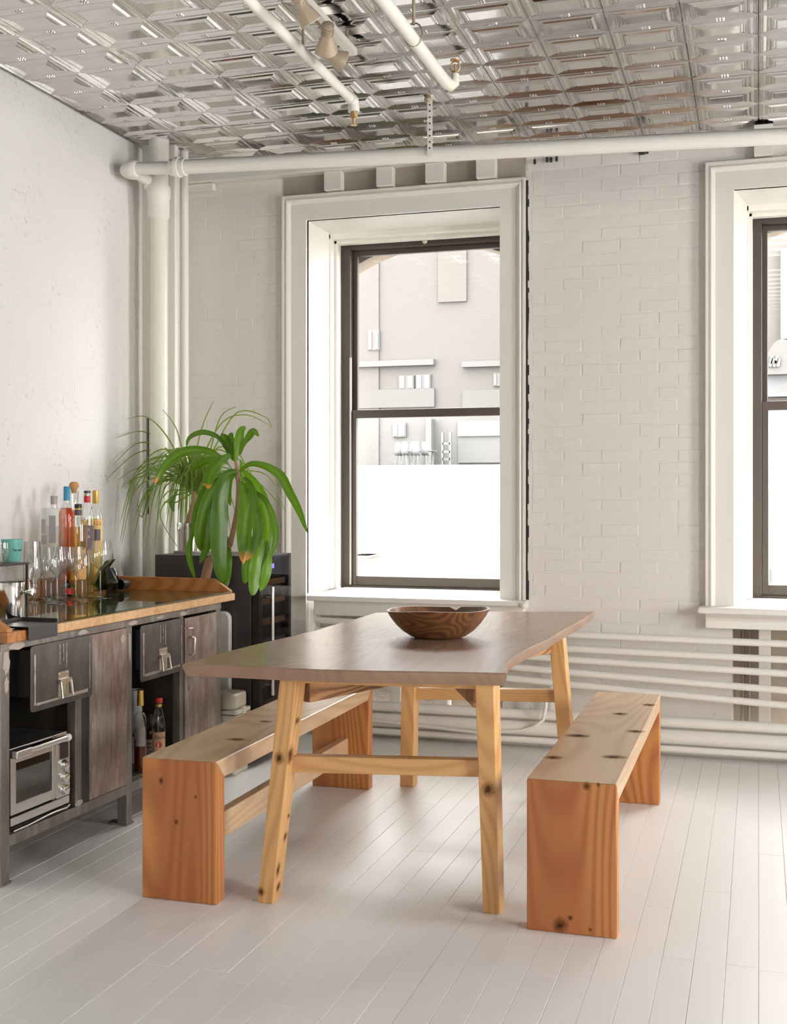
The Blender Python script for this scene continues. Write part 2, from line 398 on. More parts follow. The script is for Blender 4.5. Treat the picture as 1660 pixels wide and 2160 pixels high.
for i in range(-12, 14):
    for j in range(0, 30):
        cx, cy = (i+.5)*TX, 5.968 + TY*.5 - j*TY
        if cx - TX/2 < XL - .16 or cx > 2.0 or cy < .2: continue
        if cy > 3.7 and cx < .6:
            o = bpy.data.objects.new('ceiling_tile', tm); COL.objects.link(o); o.parent = ce
            o.location = (cx, cy, ZC + R.uniform(-.0012,.0008)); o.rotation_euler = (R.gauss(0,.0045), R.gauss(0,.0045), R.gauss(0,.001)); nt += 1
        else:
            b = [tuple(v.co) for v in tm.vertices]; trest.add([(x+cx, y+cy, z+ZC) for x,y,z in b], [tuple(p.vertices) for p in tm.polygons])
o = trest.build('ceiling_tiles', M['tin'], ce); o['kind'] = 'stuff'

# ---- walls
W1, W2, W3 = (-2.38,-1.294), (-.117,.98), (2.16,3.25)     # clear window openings
ZS, ZT = .745, 2.803
def wall_with_openings(y0, y1, x0, x1, ops, z0=0, z1=ZC+.05):
    m = MB(); xs = x0
    for a, b, s_, t_ in ops:
        m.box(xs, a, y0, y1, z0, z1); m.box(a, b, y0, y1, t_, z1)
        if s_ > 0: m.box(a, b, y0, y1, z0, s_)
        xs = b
    return m.box(xs, x1, y0, y1, z0, z1)
MORT = .0010
wb = MB()
wb.box(XL-.3, -2.40, YW+MORT, 6.72, 0, 3.16)
wb.box(-1.285, -.125, YW+MORT, 6.72, 0, 3.16)
wb.box(.985, 2.15, YW+MORT, 6.72, 0, 3.16); wb.box(3.26, XR+.3, YW+MORT, 6.72, 0, 3.16)
for a, b in ((-2.40,-1.285), (-.125,.985), (2.15,3.26)):
    wb.box(a, b, YW+MORT, 6.72, 2.83, 3.16)
    wb.box(a, b, 6.30, 6.72, 0, .70)                     # thinner masonry below the sill: an open recess
wbo = wb.build('wall_back', M['wall'])
tag(wbo, 'white painted brick wall holding the two tall windows', kind='structure')
for a, b in ((-2.37,-1.148), (-.203,1.08), (2.07,3.34)):
    MB().box(a, b, 6.285, 6.299, .0, .66).build('bare_masonry', M['raw'], wbo)
wl = MB().box(XL-.3, XL-MORT, YB-.3, 6.72, 0, 3.16).build('wall_left', M['wall_left'])
tag(wl, 'white painted brick side wall beside the bar cabinet', kind='structure')
def side_wall():
    m = MB(); ys = YB-.3
    for a, b in ((.35,1.65),(3.15,4.25)):  # unseen openings, added to light the left wall and floor
        m.box(XR,XR+.3,ys,a,0,3.16); m.box(XR,XR+.3,a,b,0,.62); m.box(XR,XR+.3,a,b,2.82,3.16); ys = b
    return m.box(XR,XR+.3,ys,6.72,0,3.16)
tag(side_wall().build('wall_right', M['plaster']), 'plain white plaster wall with two added fill-light openings closing the far side of the room', kind='structure')
tag(wall_with_openings(YB-.3, YB, XL, XR, [(-.4,.4,1.3,2.3)]).build('wall_rear', M['plaster']),  # unseen rear opening, added for frontal fill light
    'plain white plaster wall with a small added fill-light opening at the other end of the room', kind='structure')

# bricks: rounded, uneven, thickly painted
def brick_mesh(nm, mat, L, Hh, D):
    m = MB(); nx, nz = 4, 3; v = []
    for j in range(nz):
        for i in range(nx):
            x = -L/2 + L*i/(nx-1); z = -Hh/2 + Hh*j/(nz-1); e = (i in (0,nx-1)) or (j in (0,nz-1))
            ins = .0035 if e else 0
            x += (ins if i == 0 else -ins if i == nx-1 else 0) + R.uniform(-.002,.002); z += (ins if j == 0 else -ins if j == nz-1 else 0) + R.uniform(-.0015,.0015)
            v.append((x, -D + R.uniform(-.0012,.0012) + (.0009 if e else 0), z))
    f = [(j*nx+i, j*nx+i+1, (j+1)*nx+i+1, (j+1)*nx+i) for j in range(nz-1) for i in range(nx-1)]
    ring = [i for i in range(nx)] + [j*nx+nx-1 for j in range(1,nz)] + [(nz-1)*nx+i for i in range(nx-2,-1,-1)] + [j*nx for j in range(nz-2,0,-1)]
    b = len(v)
    for r_ in ring:
        x, y, z = v[r_]; v.append((max(-L/2, min(L/2, x*1.05)), .004, max(-Hh/2, min(Hh/2, z*1.10))))
    n = len(ring)
    for k in range(n): f.append((ring[(k+1)%n], ring[k], b+k, b+(k+1)%n))
    me = bpy.data.meshes.new(nm); me.from_pydata(v, [], f); me.materials.append(mat)
    me.polygons.foreach_set('use_smooth', [True]*len(f)); me.set_sharp_from_angle(angle=math.radians(25)); me.update(); return me
BL, BH, G = .193, .0632, .004
def brick_set(mat, D): return {k: [brick_mesh('brick', mat, (BL if k else BL/2) - G, BH - G, D) for _ in range(9)] for k in (0, 1)}
bs = brick_set(M['wall'], .0013); count = 0
blocked = [(-2.53,-1.14,.66,2.96), (-2.40,-1.148,0,.70), (-.27,1.13,.60,2.96), (-.203,1.08,0,.64), (2.0,3.4,.60,2.96), (2.07,3.34,0,.64)]
brest = MB()
def brick_rows(x0, x1, z0, z1):
    j = int(z0/BH)
    while (j+1)*BH < z1:
        z = (j+.5)*BH + .004; header = False; L = BL/2 if header else BL
        x = math.floor(x0/BL)*BL + (0 if j % 2 else BL/2)*(0.5 if header else 1)
        while x < x1:
            yield x + L/2, z, 0 if header else 1, L
            x += L
        j += 1
for x, z, k, L in brick_rows(XL, 1.6, .0, 3.12):
    a, b = max(x - L/2, XL), x + L/2
    if a >= b-.03: continue
    if any(b > u0 and a < u1 and z+BH/2 > w0 and z-BH/2 < w1 for u0,u1,w0,w1 in blocked):
        # trim to the free side of an opening
        hit = [q for q in blocked if b > q[0] and a < q[1] and z+BH/2 > q[2] and z-BH/2 < q[3]]
        q = hit[0]
        if a < q[0]-.03 and len(hit) == 1: b = q[0]-.002
        elif b > q[1]+.03 and len(hit) == 1: a = q[1]+.002 + R.uniform(.006,.014)
        else: continue
    sc = (b-a)/L; me = R.choice(bs[k])
    hid = (x < -2.3 and z < .95) or x > .2
    dy = YW + R.uniform(-.0008,.0012)
    if not hid and count < 300:
        o = bpy.data.objects.new('brick', me); COL.objects.link(o); o.parent = wbo; o.location = ((a+b)/2, dy, z); o.scale = (sc*.998,1,1)
        o.rotation_euler = (0, R.gauss(0,.006), 0); count += 1
    else: brest.add([(v.co.x*sc+(a+b)/2, v.co.y+dy, v.co.z+z) for v in me.vertices], [tuple(p.vertices) for p in me.polygons])
o = brest.build('bricks', M['wall'], wbo, smooth=25); o['kind'] = 'stuff'
bs2 = brick_set(M['wall_left'], .0002); lc = 0; lrest = MB()
for y, z, k, L in brick_rows(2.6, 5.62, .0, 3.12):
    me = R.choice(bs2[k]); dx = XL + R.uniform(-.0014,.0010)
    if y > 4.25 and z > .82 and lc < 300 and y < 5.62:
        o = bpy.data.objects.new('brick', me); COL.objects.link(o); o.parent = wl; o.location = (dx, y, z); o.rotation_euler = (0, 0, math.pi/2); lc += 1
    else: lrest.add([(dx - v.co.y*-1 if False else dx + (-v.co.y), y+v.co.x, v.co.z+z) for v in me.vertices], [tuple(p.vertices) for p in me.polygons])
o = lrest.build('bricks', M['wall_left'], wl, smooth=25); o['kind'] = 'stuff'
print('BRICKS', count, lc, 'TILES', nt, 'PLANKS', npl)

# ---- windows
def moulding(m, prof, xl, xr, zt, zb, y):
    """profile (outward offset, thickness towards the room) swept up, across and down"""
    for (a0,t0), (a1,t1) in zip(prof, prof[1:]):
        L0 = [(xl-a0,y-t0,zb),(xl-a0,y-t0,zt+a0),(xr+a0,y-t0,zt+a0),(xr+a0,y-t0,zb)]
        L1 = [(xl-a1,y-t1,zb),(xl-a1,y-t1,zt+a1),(xr+a1,y-t1,zt+a1),(xr+a1,y-t1,zb)]
        for i in range(3): m.add([L0[i],L0[i+1],L1[i+1],L1[i]], [(0,1,2,3)])
    return m
CAS = [(0,-.02),(0,.020),(.088,.020),(.092,.024),(.098,.034),(.108,.040),(.117,.036),(.121,.030),(.124,.040),(.135,.040),(.135,-.01)]
def window(idx, xa, xb, splay, label, jamb_to_floor):
    w = root('window_%d' % idx, ((xa+xb)/2, YW, 0), label, kind='structure')
    moulding(MB(), CAS, xa, xb, ZT, ZS-.02, YW).build('casing', M['trim'], w)
    if jamb_to_floor:
        MB().box(xa-.135, xa, YW-.02, YW+.02, 0, ZS-.018).build('casing_panel', M['trim'], w)
    YF = 6.46; YG = 6.62
    sl = splay                                       # how far the reveal leans in
    jl = MB().hexa([(xa-.03,YW,ZS),(xa,YW,ZS),(xa+sl,YF,ZS),(xa-.03,YF,ZS),(xa-.03,YW,ZT),(xa,YW,ZT),(xa+sl,YF,ZT),(xa-.03,YF,ZT)]); jl.build('jamb', M['trim'], w)
    jr = MB().hexa([(xb,YW,ZS),(xb+.03,YW,ZS),(xb+.03,YF,ZS),(xb-sl*0,YF,ZS),(xb,YW,ZT),(xb+.03,YW,ZT),(xb+.03,YF,ZT),(xb-sl*0,YF,ZT)]); jr.build('jamb', M['trim'], w)
    MB().box(xa-.03, xb+.03, YW, YF, ZT, ZT+.03).build('head_jamb', M['trim'], w)
    # stops, stepping in
    st = MB(); a, b = xa+sl, xb
    for d0, d1, e in ((YF,6.52,.012),(6.52,6.57,.030),(6.57,6.61,.022)):
        st.box(a-.02, a+e*.9, d0, d1, ZS, ZT); st.box(b-e*.9, b+.02, d0, d1, ZS, ZT); st.box(a-.02, b+.02, d0, d1, ZT-.02-e, ZT+.02)
    st.build('stop', M['trim'], w, bevel=.004)
    xa2, xb2 = a+.024, b-.024; zt2 = ZT-.022
    # outer frame, dark
    fr = MB(); fr.box(xa2-.01,xa2+.05,YG,6.70,.72,zt2); fr.box(xb2-.05,xb2+.01,YG,6.70,.72,zt2); fr.box(xa2+.05,xb2-.05,YG,6.70,zt2-.045,zt2); fr.box(xa2+.05,xb2-.05,YG-.005,6.70,.722,.755)
    fo = fr.build('frame', M['sash'], w, bevel=.003)
    if splay == 0: MB().box(xa2+.048, xa2+.058, 6.612, 6.622, .76, 2.10).build('track', M['alu'], w)
    # upper sash sits outside the lower one
    def sash(nm, x0, x1, z0, z1, y0, y1, t, tb, tt):
        s_ = MB(); s_.box(x0,x0+t,y0,y1,z0,z1); s_.box(x1-t,x1,y0,y1,z0,z1); s_.box(x0+t,x1-t,y0,y1,z0,z0+tb); s_.box(x0+t,x1-t,y0,y1,z1-tt,z1)
        so = s_.build(nm, M['sash'], w, bevel=.003)
        MB().box(x0+t-.004,x1-t+.004,(y0+y1)/2-.002,(y0+y1)/2+.002,z0+tb-.004,z1-tt+.004).build('pane', M['glass' if nm == 'lower_sash' else 'glass_dusty'], so)
    x0, x1 = xa2+.05, xb2-.05
    sash('upper_sash', x0, x1, 1.745, zt2-.045, 6.665, 6.695, .030, .045, .030)
    sash('lower_sash', x0, x1, .755, 1.79, 6.628, 6.660, .034, .055, .048)
    MB().lathe([(0,0),(.008,0),(.008,.012),(.016,.02),(.016,.026),(0,.03)], ((x0+x1)/2, 6.60, zt2-.03), 10, 'y').build('shade_hook', M['nickel'], w)
    # stool and apron
    z = .745
    if jamb_to_floor:
        MB().box(xa+.04, xb+.15, 5.995, YW+.50, z-.028, z).build('stool', M['trim'], w, bevel=.006)
        MB().box(xa+.06, xb+.135, 6.05, YW+.03, z-.11, z-.028).build('apron', M['trim'], w, bevel=.006)
        MB().lathe([(0,-.02),(.020,-.014),(.024,0),(.020,.014),(0,.02)], (xb+.145, 6.0, z-.02), 12).build('paint_lump', M['trim'], w, smooth=60)
    else:
        MB().box(xa-.17, xb+.17, 5.985, YW+.50, z-.036, z-.004).build('stool', M['trim'], w, bevel=.010, seg=3)
        MB().prism([(5.998,z-.036),(6.04,z-.06),(6.05,z-.075),(6.05,.632),(6.10,.632),(6.10,z-.036)], xa-.135, xb+.135, 'yz').build('apron', M['trim'], w, bevel=.004)
    return w
w1 = window(1, *W1, 0.0, 'tall white-cased sash window behind the dining table', True)
w2 = window(2, *W2, .060, 'white-cased sash window cut off by the edge of the picture', False)
w3 = window(3, *W3, .060, 'third white-cased sash window further along the brick wall', False)
# dark ragged gap between the first casing and the bricks
gp = MB(); z = .72
while z < 2.93:
    z1 = min(2.93, z + R.uniform(.02,.05)); gp.box(-1.160, -1.1535 + R.uniform(.003,.012), YW-.0035, YW+.0046, z, z1); z = z1
gp.build('joint_gap', M['dark'], wbo)
# brick segmental arch heads outside
for xa, xb in (W1, W2, W3):
    m = MB(); n = 14; c = (xa+xb)/2; hw = (xb-xa)/2 + .01
    pts = [(c-hw+2*hw*i/n, 2.785 - .165*((2*i/n-1)**2)) for i in range(n+1)]
    m.prism([(c-hw,2.95)] + pts + [(c+hw,2.95)], 6.73, 6.90, 'xz').build('arch', M['raw'], wbo)

MB().box(-2.52,-1.16,YW-.0040,YW-.0028,2.944,3.108).build('bare_masonry', paint('shaded_raw_masonry', (.36,.32,.275), .8, 1.0, (.14,.11,.09), .9), wbo)  # raw brown wall strip with the shade under the ledger painted in
# ---- boards and studs under the ceiling, above window one
def solo(m, name, mat, label, cat, group=None, **kw):
    return tag(m.build(name, mat, **kw), label, cat, group)
a = P(390,362,Y=6.07); b = P(1108,318,Y=6.07)
led = MB().hexa([(-3.09,6.03,3.045),(-1.16,6.03,3.052),(-1.16,6.107,3.052),(-3.09,6.107,3.045),(-3.09,6.03,3.105),(-1.16,6.03,3.105),(-1.16,6.107,3.105),(-3.09,6.107,3.105)])
solo(led, 'ledger_board', M['trim'], 'long white painted ledger board under the ceiling above the first window', 'board', bevel=.004)
solo(MB().box(-3.09,-2.93,6.06,6.104,3.005,3.043), 'short_board', M['trim'], 'short white board end fixed below the ledger board in the corner', 'board', bevel=.003)
for (p0, p1), lb in zip(((685,721),(795,829),(898,938),(1005,1046)), ('leftmost', 'second', 'third', 'fourth')):
    x0, x1 = P(p0,380,Y=6.06).x, P(p1,380,Y=6.06).x
    solo(MB().box(x0,x1,6.045,6.103,2.945,3.047), 'stud_block', M['trim'], '%s of the four white stud blocks above the first window casing' % (lb if lb == 'leftmost' else lb + ' from the corner'), 'block', 'stud blocks over window', bevel=.003)
x0, x1 = P(1590,310,Y=6.06).x, P(1631,310,Y=6.06).x
solo(MB().box(x0,x1,6.055,6.103,2.948,3.10), 'stud_block', M['trim'], 'white stud block above the second window casing', 'block', bevel=.003)
for (x0, x1), lb in (((-1.922,-1.86),'narrow white stud in the recess below the first window, nearest the fridge'), ((-1.678,-1.597),'wide white stud in the middle of the recess below the first window'),
                     ((-1.36,-1.30),'white stud by the bare masonry below the first window'), ((0.0,.058),'white stud in the recess below the second window')):
    solo(MB().box(x0,x1,6.17,6.26,.0,.70), 'wall_stud', M['trim'], lb, 'stud', bevel=.003)
for i, x in enumerate((-.155,-.125,-.075,-.045)):
    MB().tube([(x,6.278,.0),(x,6.278,.66)], .006, 8).build('conduit', M['raw'], wbo)

# ---- heating pipes along the wall
zr = [.576,.500,.434,.353,.281]; zm = [.585,.513,.458,.394,.333]; zl = [.615,.560,.512,.462,.405]
for i in range(5):
    slope = (zr[i]-zm[i])/1.045
    solo(MB().tube([(-2.285,5.985,zl[i]),(-.915,5.985,zm[i]),(.13,5.985,zr[i]),(3.6,5.985,zr[i]+slope*.9)], .0175, 14), 'heating_pipe', M['pipe'],
         '%s of the five white heating pipes below the windows' % ('topmost','second from top','middle','second from bottom','lowest')[i], 'pipe', 'heating pipes below windows', smooth=60)
hd = root('pipe_bracket', (-1.0,6.06,0), 'thin white upright bracket carrying the heating pipes near the table leg', 'bracket')
MB().box(-1.012,-.988,6.004,6.016,.16,.64).build('upright', M['trim'], hd)
MB().box(-1.012,-.988,6.016,6.104,.60,.62).build('wall_arm', M['trim'], hd)
for nm, y, z, r, lb in (('base_pipe',5.985,.168,.026,'white base pipe just below the recesses, under the heating pipes'),('base_pipe',5.97,.100,.036,'thick white base pipe close above the floor along the wall'),('base_pipe',5.955,.042,.017,'thin lowest white pipe on the floor along the wall')):
    solo(MB().tube([(-2.9,y,z),(-1.0,y+.004,z+.002),(3.8,y,z)], r, 14), nm, M['pipe'], lb, 'pipe', smooth=60)
solo(MB().box(-3.0,3.9,6.03,6.108,0,.135), 'baseboard_back', M['trim'], 'white painted baseboard behind the floor pipes', None, bevel=.004)['kind'] = 'structure'
pts = [P(1010,1545,Y=5.93),P(1100,1541,Y=5.93),P(1128,1532,Y=5.93),P(1146,1518,Y=5.93),P(1152,1490,Y=5.93),P(1152,1452,Y=5.93)]
solo(MB().tube([(-2.3,5.925,.125)]+[(p.x,5.925,p.z) for p in pts], .009, 8), 'gas_line', M['pipe'], 'thin white tube bending upward near the rear table leg', 'pipe', smooth=60)

# ---- big drain pipe under the ceiling and its risers
PY = 5.25; r = .035
pl = P(392,352,Y=PY); pr = P(1660,287,Y=PY); dirx = (pr-pl).normalized()
big = root('ceiling_pipe', (pl.x,PY,pl.z), 'long white pipe running below the tin ceiling across the window wall', 'pipe')
MB().tube([pl-dirx*.02, pl+dirx*1.2, pl+dirx*2.4, pl+dirx*5.9], r, 18).build('run', M['pipe'], big, smooth=60)
cp = P(375,353,Y=PY); el = P(270,357,Y=PY+.01)
MB().tube([cp-dirx*.035, cp-dirx*.034, cp-dirx*.012, cp-dirx*.010, cp+dirx*.012, cp+dirx*.014, cp+dirx*.042, cp+dirx*.044], [.040,.043,.043,.050,.050,.043,.043,.038], 14).build('coupling', M['pipe'], big, smooth=40)
MB().tube([cp-dirx*.03, el+dirx*.05], .031, 16).build('branch', M['pipe'], big, smooth=60)
ve = Vector((P(335,500,Y=5.44).x, 5.44, 0))
ek = Vector((el.x, el.y, el.z))
MB().tube([ek+dirx*.055, ek+dirx*.05, ek+dirx*.02, ek+Vector((-.005,.012,0)), ek+Vector((.003,.045,-.002)), ek+Vector((.012,.06,-.004))], [.034,.042,.042,.043,.040,.036], 16).build('elbow', M['pipe'], big, smooth=60)
MB().tube([ek+Vector((.008,.05,-.003)), Vector((ve.x-.035,5.43,el.z-.025))], .030, 16).build('return_branch', M['pipe'], big, smooth=60)
rs = root('riser_pipe', (ve.x,ve.y,0), 'thick cream painted vertical riser pipe in the room corner', 'pipe')
MB().tube([(ve.x,5.44,0),(ve.x,5.44,2.72)], .043, 22).build('shaft', M['pipe_cream'], rs, smooth=60)
MB().lathe([(.043,2.70),(.055,2.71),(.055,2.80),(.060,2.81),(.060,2.86),(.050,2.875),(.048,2.955),(.054,2.965),(.054,2.985),(.052,2.99),(.052,ZC)], (ve.x,5.44,0), 22).build('hub', M['pipe'], rs, smooth=35)
MB().tube([Vector((ve.x-.06,5.425,el.z-.022)), Vector((ve.x-.02,5.437,el.z-.035))], [.040,.046], 16).build('branch_socket', M['pipe'], rs, smooth=60)
x0, x1 = P(357,600,Y=5.55).x, P(371,600,Y=5.55).x
solo(MB().box(x0,x1,5.54,5.58,0,ZC), 'corner_board', M['trim'], 'flat white board standing upright between the two corner risers', 'board', bevel=.004)
x0, x1 = P(373,600,Y=5.62).x, P(389,600,Y=5.62).x
solo(MB().tube([((x0+x1)/2,5.66,0),((x0+x1)/2,5.66,ZC)], (x1-x0)/2, 16), 'riser_pipe', M['pipe'], 'slimmer white vertical riser pipe nearest the brick window wall', 'pipe', smooth=60)
x0, x1 = P(302,600,Y=5.50).x, P(319,600,Y=5.50).x
bd = root('chase_board', (x0,5.5,0), 'narrow white upright board with a long dark slot beside the brick side wall', 'board')
zc0, zc1 = P(312,1085,Y=5.5).z, P(312,882,Y=5.5).z; xm0, xm1 = x0+(x1-x0)*.50, x0+(x1-x0)*.82
MB().box(max(x0,XL),xm0,5.49,5.515,0,ZC).box(xm1,x1,5.49,5.515,0,ZC).box(xm0,xm1,5.49,5.515,0,zc0).box(xm0,xm1,5.49,5.515,zc1,ZC).build('panel', M['trim'], bd, bevel=.002)
MB().box(xm0,xm1,5.512,5.53,zc0-.01,zc1+.01).build('slot', M['dark'], bd)
# perforated strap from the ceiling
sx = P(912,262,Y=PY).x; st = root('hanger_strap', (sx,PY,ZC), 'white perforated metal strap hanging the long pipe from the ceiling', 'strap')
zb = P(912,332,Y=PY).z
MB().box(sx-.012,sx+.012,PY-.045,PY-.042,zb-.005,ZC-.002).build('band', M['pipe'], st)
MB().tube([(sx,PY+.040*math.sin(t_),zb+.03+.040*math.cos(t_)) for t_ in [math.radians(200+i*20) for i in range(9)]], .006, 6).build('loop', M['pipe'], st)
for i in range(9): MB().lathe([(0,0),(.004,0),(.004,.0015),(0,.0015)], (sx,PY-.0455+.0,zb+.03+i*.028), 8, 'y').build('hole', M['dark'], st)
MB().lathe([(.012,-.03),(.018,-.015),(.012,0)], (sx-.01,PY-.04,ZC), 10).build('fixing', M['rust'], st)
# little black clips hanging below the pipe
for i, (px, py) in enumerate(((1128,338),(1154,334),(1162,334),(1174,332),(1349,318),(1354,318),(1359,317),(1365,316))):
    p = P(px,py,Y=6.085); c = root('hook_clip', p, 'small black clip, number %s from the first window, hanging high on the brick wall' % ('one','two','three','four','five','six','seven','eight')[i], 'clip', 'black clips on wall')
    MB().box(p.x-.006,p.x+.006,6.078,6.092,p.z-.02,p.z+.004).build('body', M['black'], c)
    MB().tube([(p.x,6.085,p.z+.004),(p.x,6.085,p.z+.03),(p.x,6.106,p.z+.034)], .0014, 5).build('wire', M['black'], c)

# ---- sprinkler pipes and track lights
ZP = 2.95
def along(px0, py0, px1, py1):
    a_, b_ = P(px0,py0,Z=ZP), P(px1,py1,Z=ZP); x = (a_.x+b_.x)/2; return x, b_.y
x1_, ye1 = along(510,0,752,208); sp = root('sprinkler_pipe', (x1_,ye1,ZP), 'white sprinkler pipe ending in a pendent head, nearer the brick side wall', 'pipe')
MB().tube([(x1_,-1.5,ZP),(x1_,ye1,ZP)], .020, 14).build('run', M['pipe'], sp, smooth=60)
MB().tube([(x1_,ye1-.02,ZP),(x1_,ye1+.02,ZP),(x1_,ye1+.03,ZP-.02),(x1_,ye1+.03,ZP-.045)], .025, 12).build('elbow', M['pipe'], sp, smooth=60)
MB().lathe([(.014,-.045),(.014,-.060),(.020,-.062),(.020,-.068),(.006,-.072),(.005,-.095),(.016,-.097),(.016,-.100),(0,-.101)], (x1_,ye1+.03,ZP), 12).build('sprinkler_head', M['brass'], sp, smooth=40)
MB().tube([(x1_,ye1-.55,ZP+.018),(x1_,ye1-.55,ZC)], .005, 6).build('hanger_rod', M['rust'], sp)
x2_, ye2 = along(815,0,938,178); sp = root('sprinkler_pipe', (x2_,ye2,ZP), 'white sprinkler pipe ending in an upright brass head below the tin ceiling', 'pipe')
MB().tube([(x2_,-1.5,ZP),(x2_,ye2,ZP)], .024, 14).build('run', M['pipe'], sp, smooth=60)
MB().tube([(x2_,ye2-.03,ZP),(x2_+.012,ye2+.012,ZP-.004),(x2_+.026,ye2+.02,ZP+.008),(x2_+.028,ye2+.02,ZP+.045)], [.026,.024,.020,.016], 12).build('elbow', M['pipe_cream'], sp, smooth=60)
hx, hy = x2_+.028, ye2+.02
h = MB().lathe([(.010,.045),(.010,.055),(.004,.058),(.004,.085)], (hx,hy,ZP), 10)
for s_ in (-1,1): h.tube([(hx+s_*.010,hy,ZP+.052),(hx+s_*.019,hy,ZP+.066),(hx+s_*.017,hy,ZP+.088),(hx,hy,ZP+.098)], .003, 6)
h.lathe([(0,.100),(.020,.098),(.021,.102),(0,.104)], (hx,hy,ZP), 12)
h.build('sprinkler_head', M['brass'], sp, smooth=40)
ry = P(868,85,Z=ZP).y; MB().tube([(x2_,ry,ZP+.055),(x2_,ry,ZC)], .006, 8).build('hanger_rod', M['rust'], sp)
MB().tube([(x2_+.034*math.sin(t_),ry,ZP+.02+.042*math.cos(t_)) for t_ in [2*math.pi*i/16 for i in range(17)]], .0035, 6, False).build('hanger_ring', M['rust'], sp)
tz = 3.03; a_ = P(683,0,Z=tz); b_ = P(703,118,Z=tz)
tr = root('lighting_track', (a_.x,3.9,tz), 'slim pale lighting track fixed below the tin ceiling between the sprinkler pipes', 'track')
tx = (a_.x+b_.x)/2
MB().box(tx-.018,tx+.018,2.2,b_.y+.02,tz,tz+.025).build('rail', M['pipe'], tr)
for y in (2.6, b_.y-.05): MB().tube([(tx,y,tz+.02),(tx,y,ZC)], .006, 6).build('stem', M['rust'], tr)
def spot(px, py, yaw, tilt, label):
    p = P(px,py,Z=tz-.10); t_ = root('track_spotlight', (p.x,p.y,tz), label, 'spotlight', 'spotlights on the ceiling track')
    d = Vector((math.sin(yaw)*math.cos(tilt), math.cos(yaw)*math.cos(tilt), -math.sin(tilt))); c = Vector((p.x,p.y,tz-.10))
    MB().tube([(tx,p.y,tz),(tx,p.y,tz-.02),(c.x,c.y,c.z+.02)], .006, 8).build('arm', M['lampbody'], t_, smooth=50)
    pts_ = [c-d*.065, c-d*.06, c-d*.01, c, c+d*.045, c+d*.05]
    MB().tube(pts_, [.012,.019,.021,.024,.040,.041], 16, True).build('housing', M['lampbody'], t_, smooth=40)
    MB().tube([c+d*.0505, c+d*.052], [.034,.034], 16).build('lens', M['porcelain'], t_)
    for k in range(5): MB().tube([c-d*(.02+.009*k), c-d*(.024+.009*k)], [.0235,.0235], 12).build('fin', M['lampbody'], t_)
    return t_
spot(640,18,.6,.9,'beige track spotlight nearest the top edge of the picture, tilted down')
spot(690,82,-.4,.5,'beige track spotlight in the middle of the ceiling track')
spot(700,118,.9,.35,'beige track spotlight at the window end of the ceiling track')

# ================================================================== FURNITURE
# ---- dining table
ZT_, TT = .757, .040
edge_l = [(385,1400),(440,1385),(491,1371),(560,1354),(620,1341),(641,1335),(662,1331),(696,1320),(730,1311),(762,1302),(792,1292)]
edge_b = [(900,1290.3),(1000,1290),(1100,1290),(1180,1290)]
edge_r = [(1254,1290),(1232,1305),(1216,1315),(1202,1322),(1180,1334),(1165,1344),(1146,1354),(1128,1361),(1111,1370),(1098,1377),(1087,1383),(1078,1391),(1072,1399),(1070,1408),(1069,1420)]
outl = [P(x,y,Z=ZT_) for x,y in edge_l + edge_b + edge_r]
fr_l, fr_r = outl[0], outl[-1]
front = [fr_r.lerp(fr_l, t_) + Vector((0, .006*math.sin(t_*9) - .03*math.sin(math.pi*t_), 0)) for t_ in (.12,.25,.4,.55,.7,.85)]
poly = [(p.x,p.y) for p in outl + front]
tb = root('dining_table', (-1.2,4.35,0), 'live-edge wooden dining table with splayed pale legs between the two benches', 'table')
cen = Vector((-1.22,4.35,0)); n = len(poly)
m = MB(); lower = [((x-cen.x)*.975+cen.x, (y-cen.y)*.990+cen.y) for x,y in poly]
bulge = [((x-cen.x)*1.0+cen.x, (y-cen.y)*1.0+cen.y) for x,y in poly]
sh = [((x-cen.x)*.993+cen.x, (y-cen.y)*.996+cen.y) for x,y in poly]
v = [(x,y,ZT_-TT) for x,y in lower] + [(x,y,ZT_-.014) for x,y in bulge] + [(x,y,ZT_-.004) for x,y in bulge] + [(x,y,ZT_) for x,y in sh]
m.add(v, [tuple(range(n-1,-1,-1)), tuple(3*n+i for i in range(n))] + [(k*n+i,k*n+(i+1)%n,(k+1)*n+(i+1)%n,(k+1)*n+i) for k in range(3) for i in range(n)])
m.build('table_top', M['top'], tb, smooth=35)
ZU = ZT_-TT
def leg(bx0, bx1, by0, by1, tx0, tx1, ty0, ty1):
    MB().hexa([(bx0,by0,0),(bx1,by0,0),(bx1,by1,0),(bx0,by1,0),(tx0,ty0,ZU),(tx1,ty0,ZU),(tx1,ty1,ZU),(tx0,ty1,ZU)]).build('leg', M['leg'], tb, bevel=.003)
leg(-1.520,-1.470, 3.468,3.545, -1.447,-1.390, 3.475,3.565)
leg(-.815,-.763, 3.588,3.665, -.828,-.770, 3.535,3.625)
leg(-1.520,-1.460, 5.030,5.105, -1.500,-1.440, 5.00,5.08)
leg(-.800,-.740, 5.060,5.140, -.850,-.790, 4.98,5.07)
def rail(nm, p, q, w, h, mat): MB().bar(p, q, w, h).build(nm, mat, tb, bevel=.002)
rail('stretcher', (-1.465,3.535,.434), (-.80,3.61,.447), .045, .052, M['rail_x'])
rail('stretcher', (-1.49,5.06,.412), (-.83,5.06,.432), .045, .052, M['rail_x'])
rail('top_rail', (-1.42,3.545,ZU-.011), (-.80,3.60,ZU-.011), .07, .021, M['rail_x'])
rail('top_rail', (-1.47,5.05,ZU-.011), (-.83,5.04,ZU-.011), .07, .021, M['rail_x'])
rail('brace', (-1.40,3.585,ZU-.058), (-.855,4.99,ZU-.058), .035, .072, M['brace'])
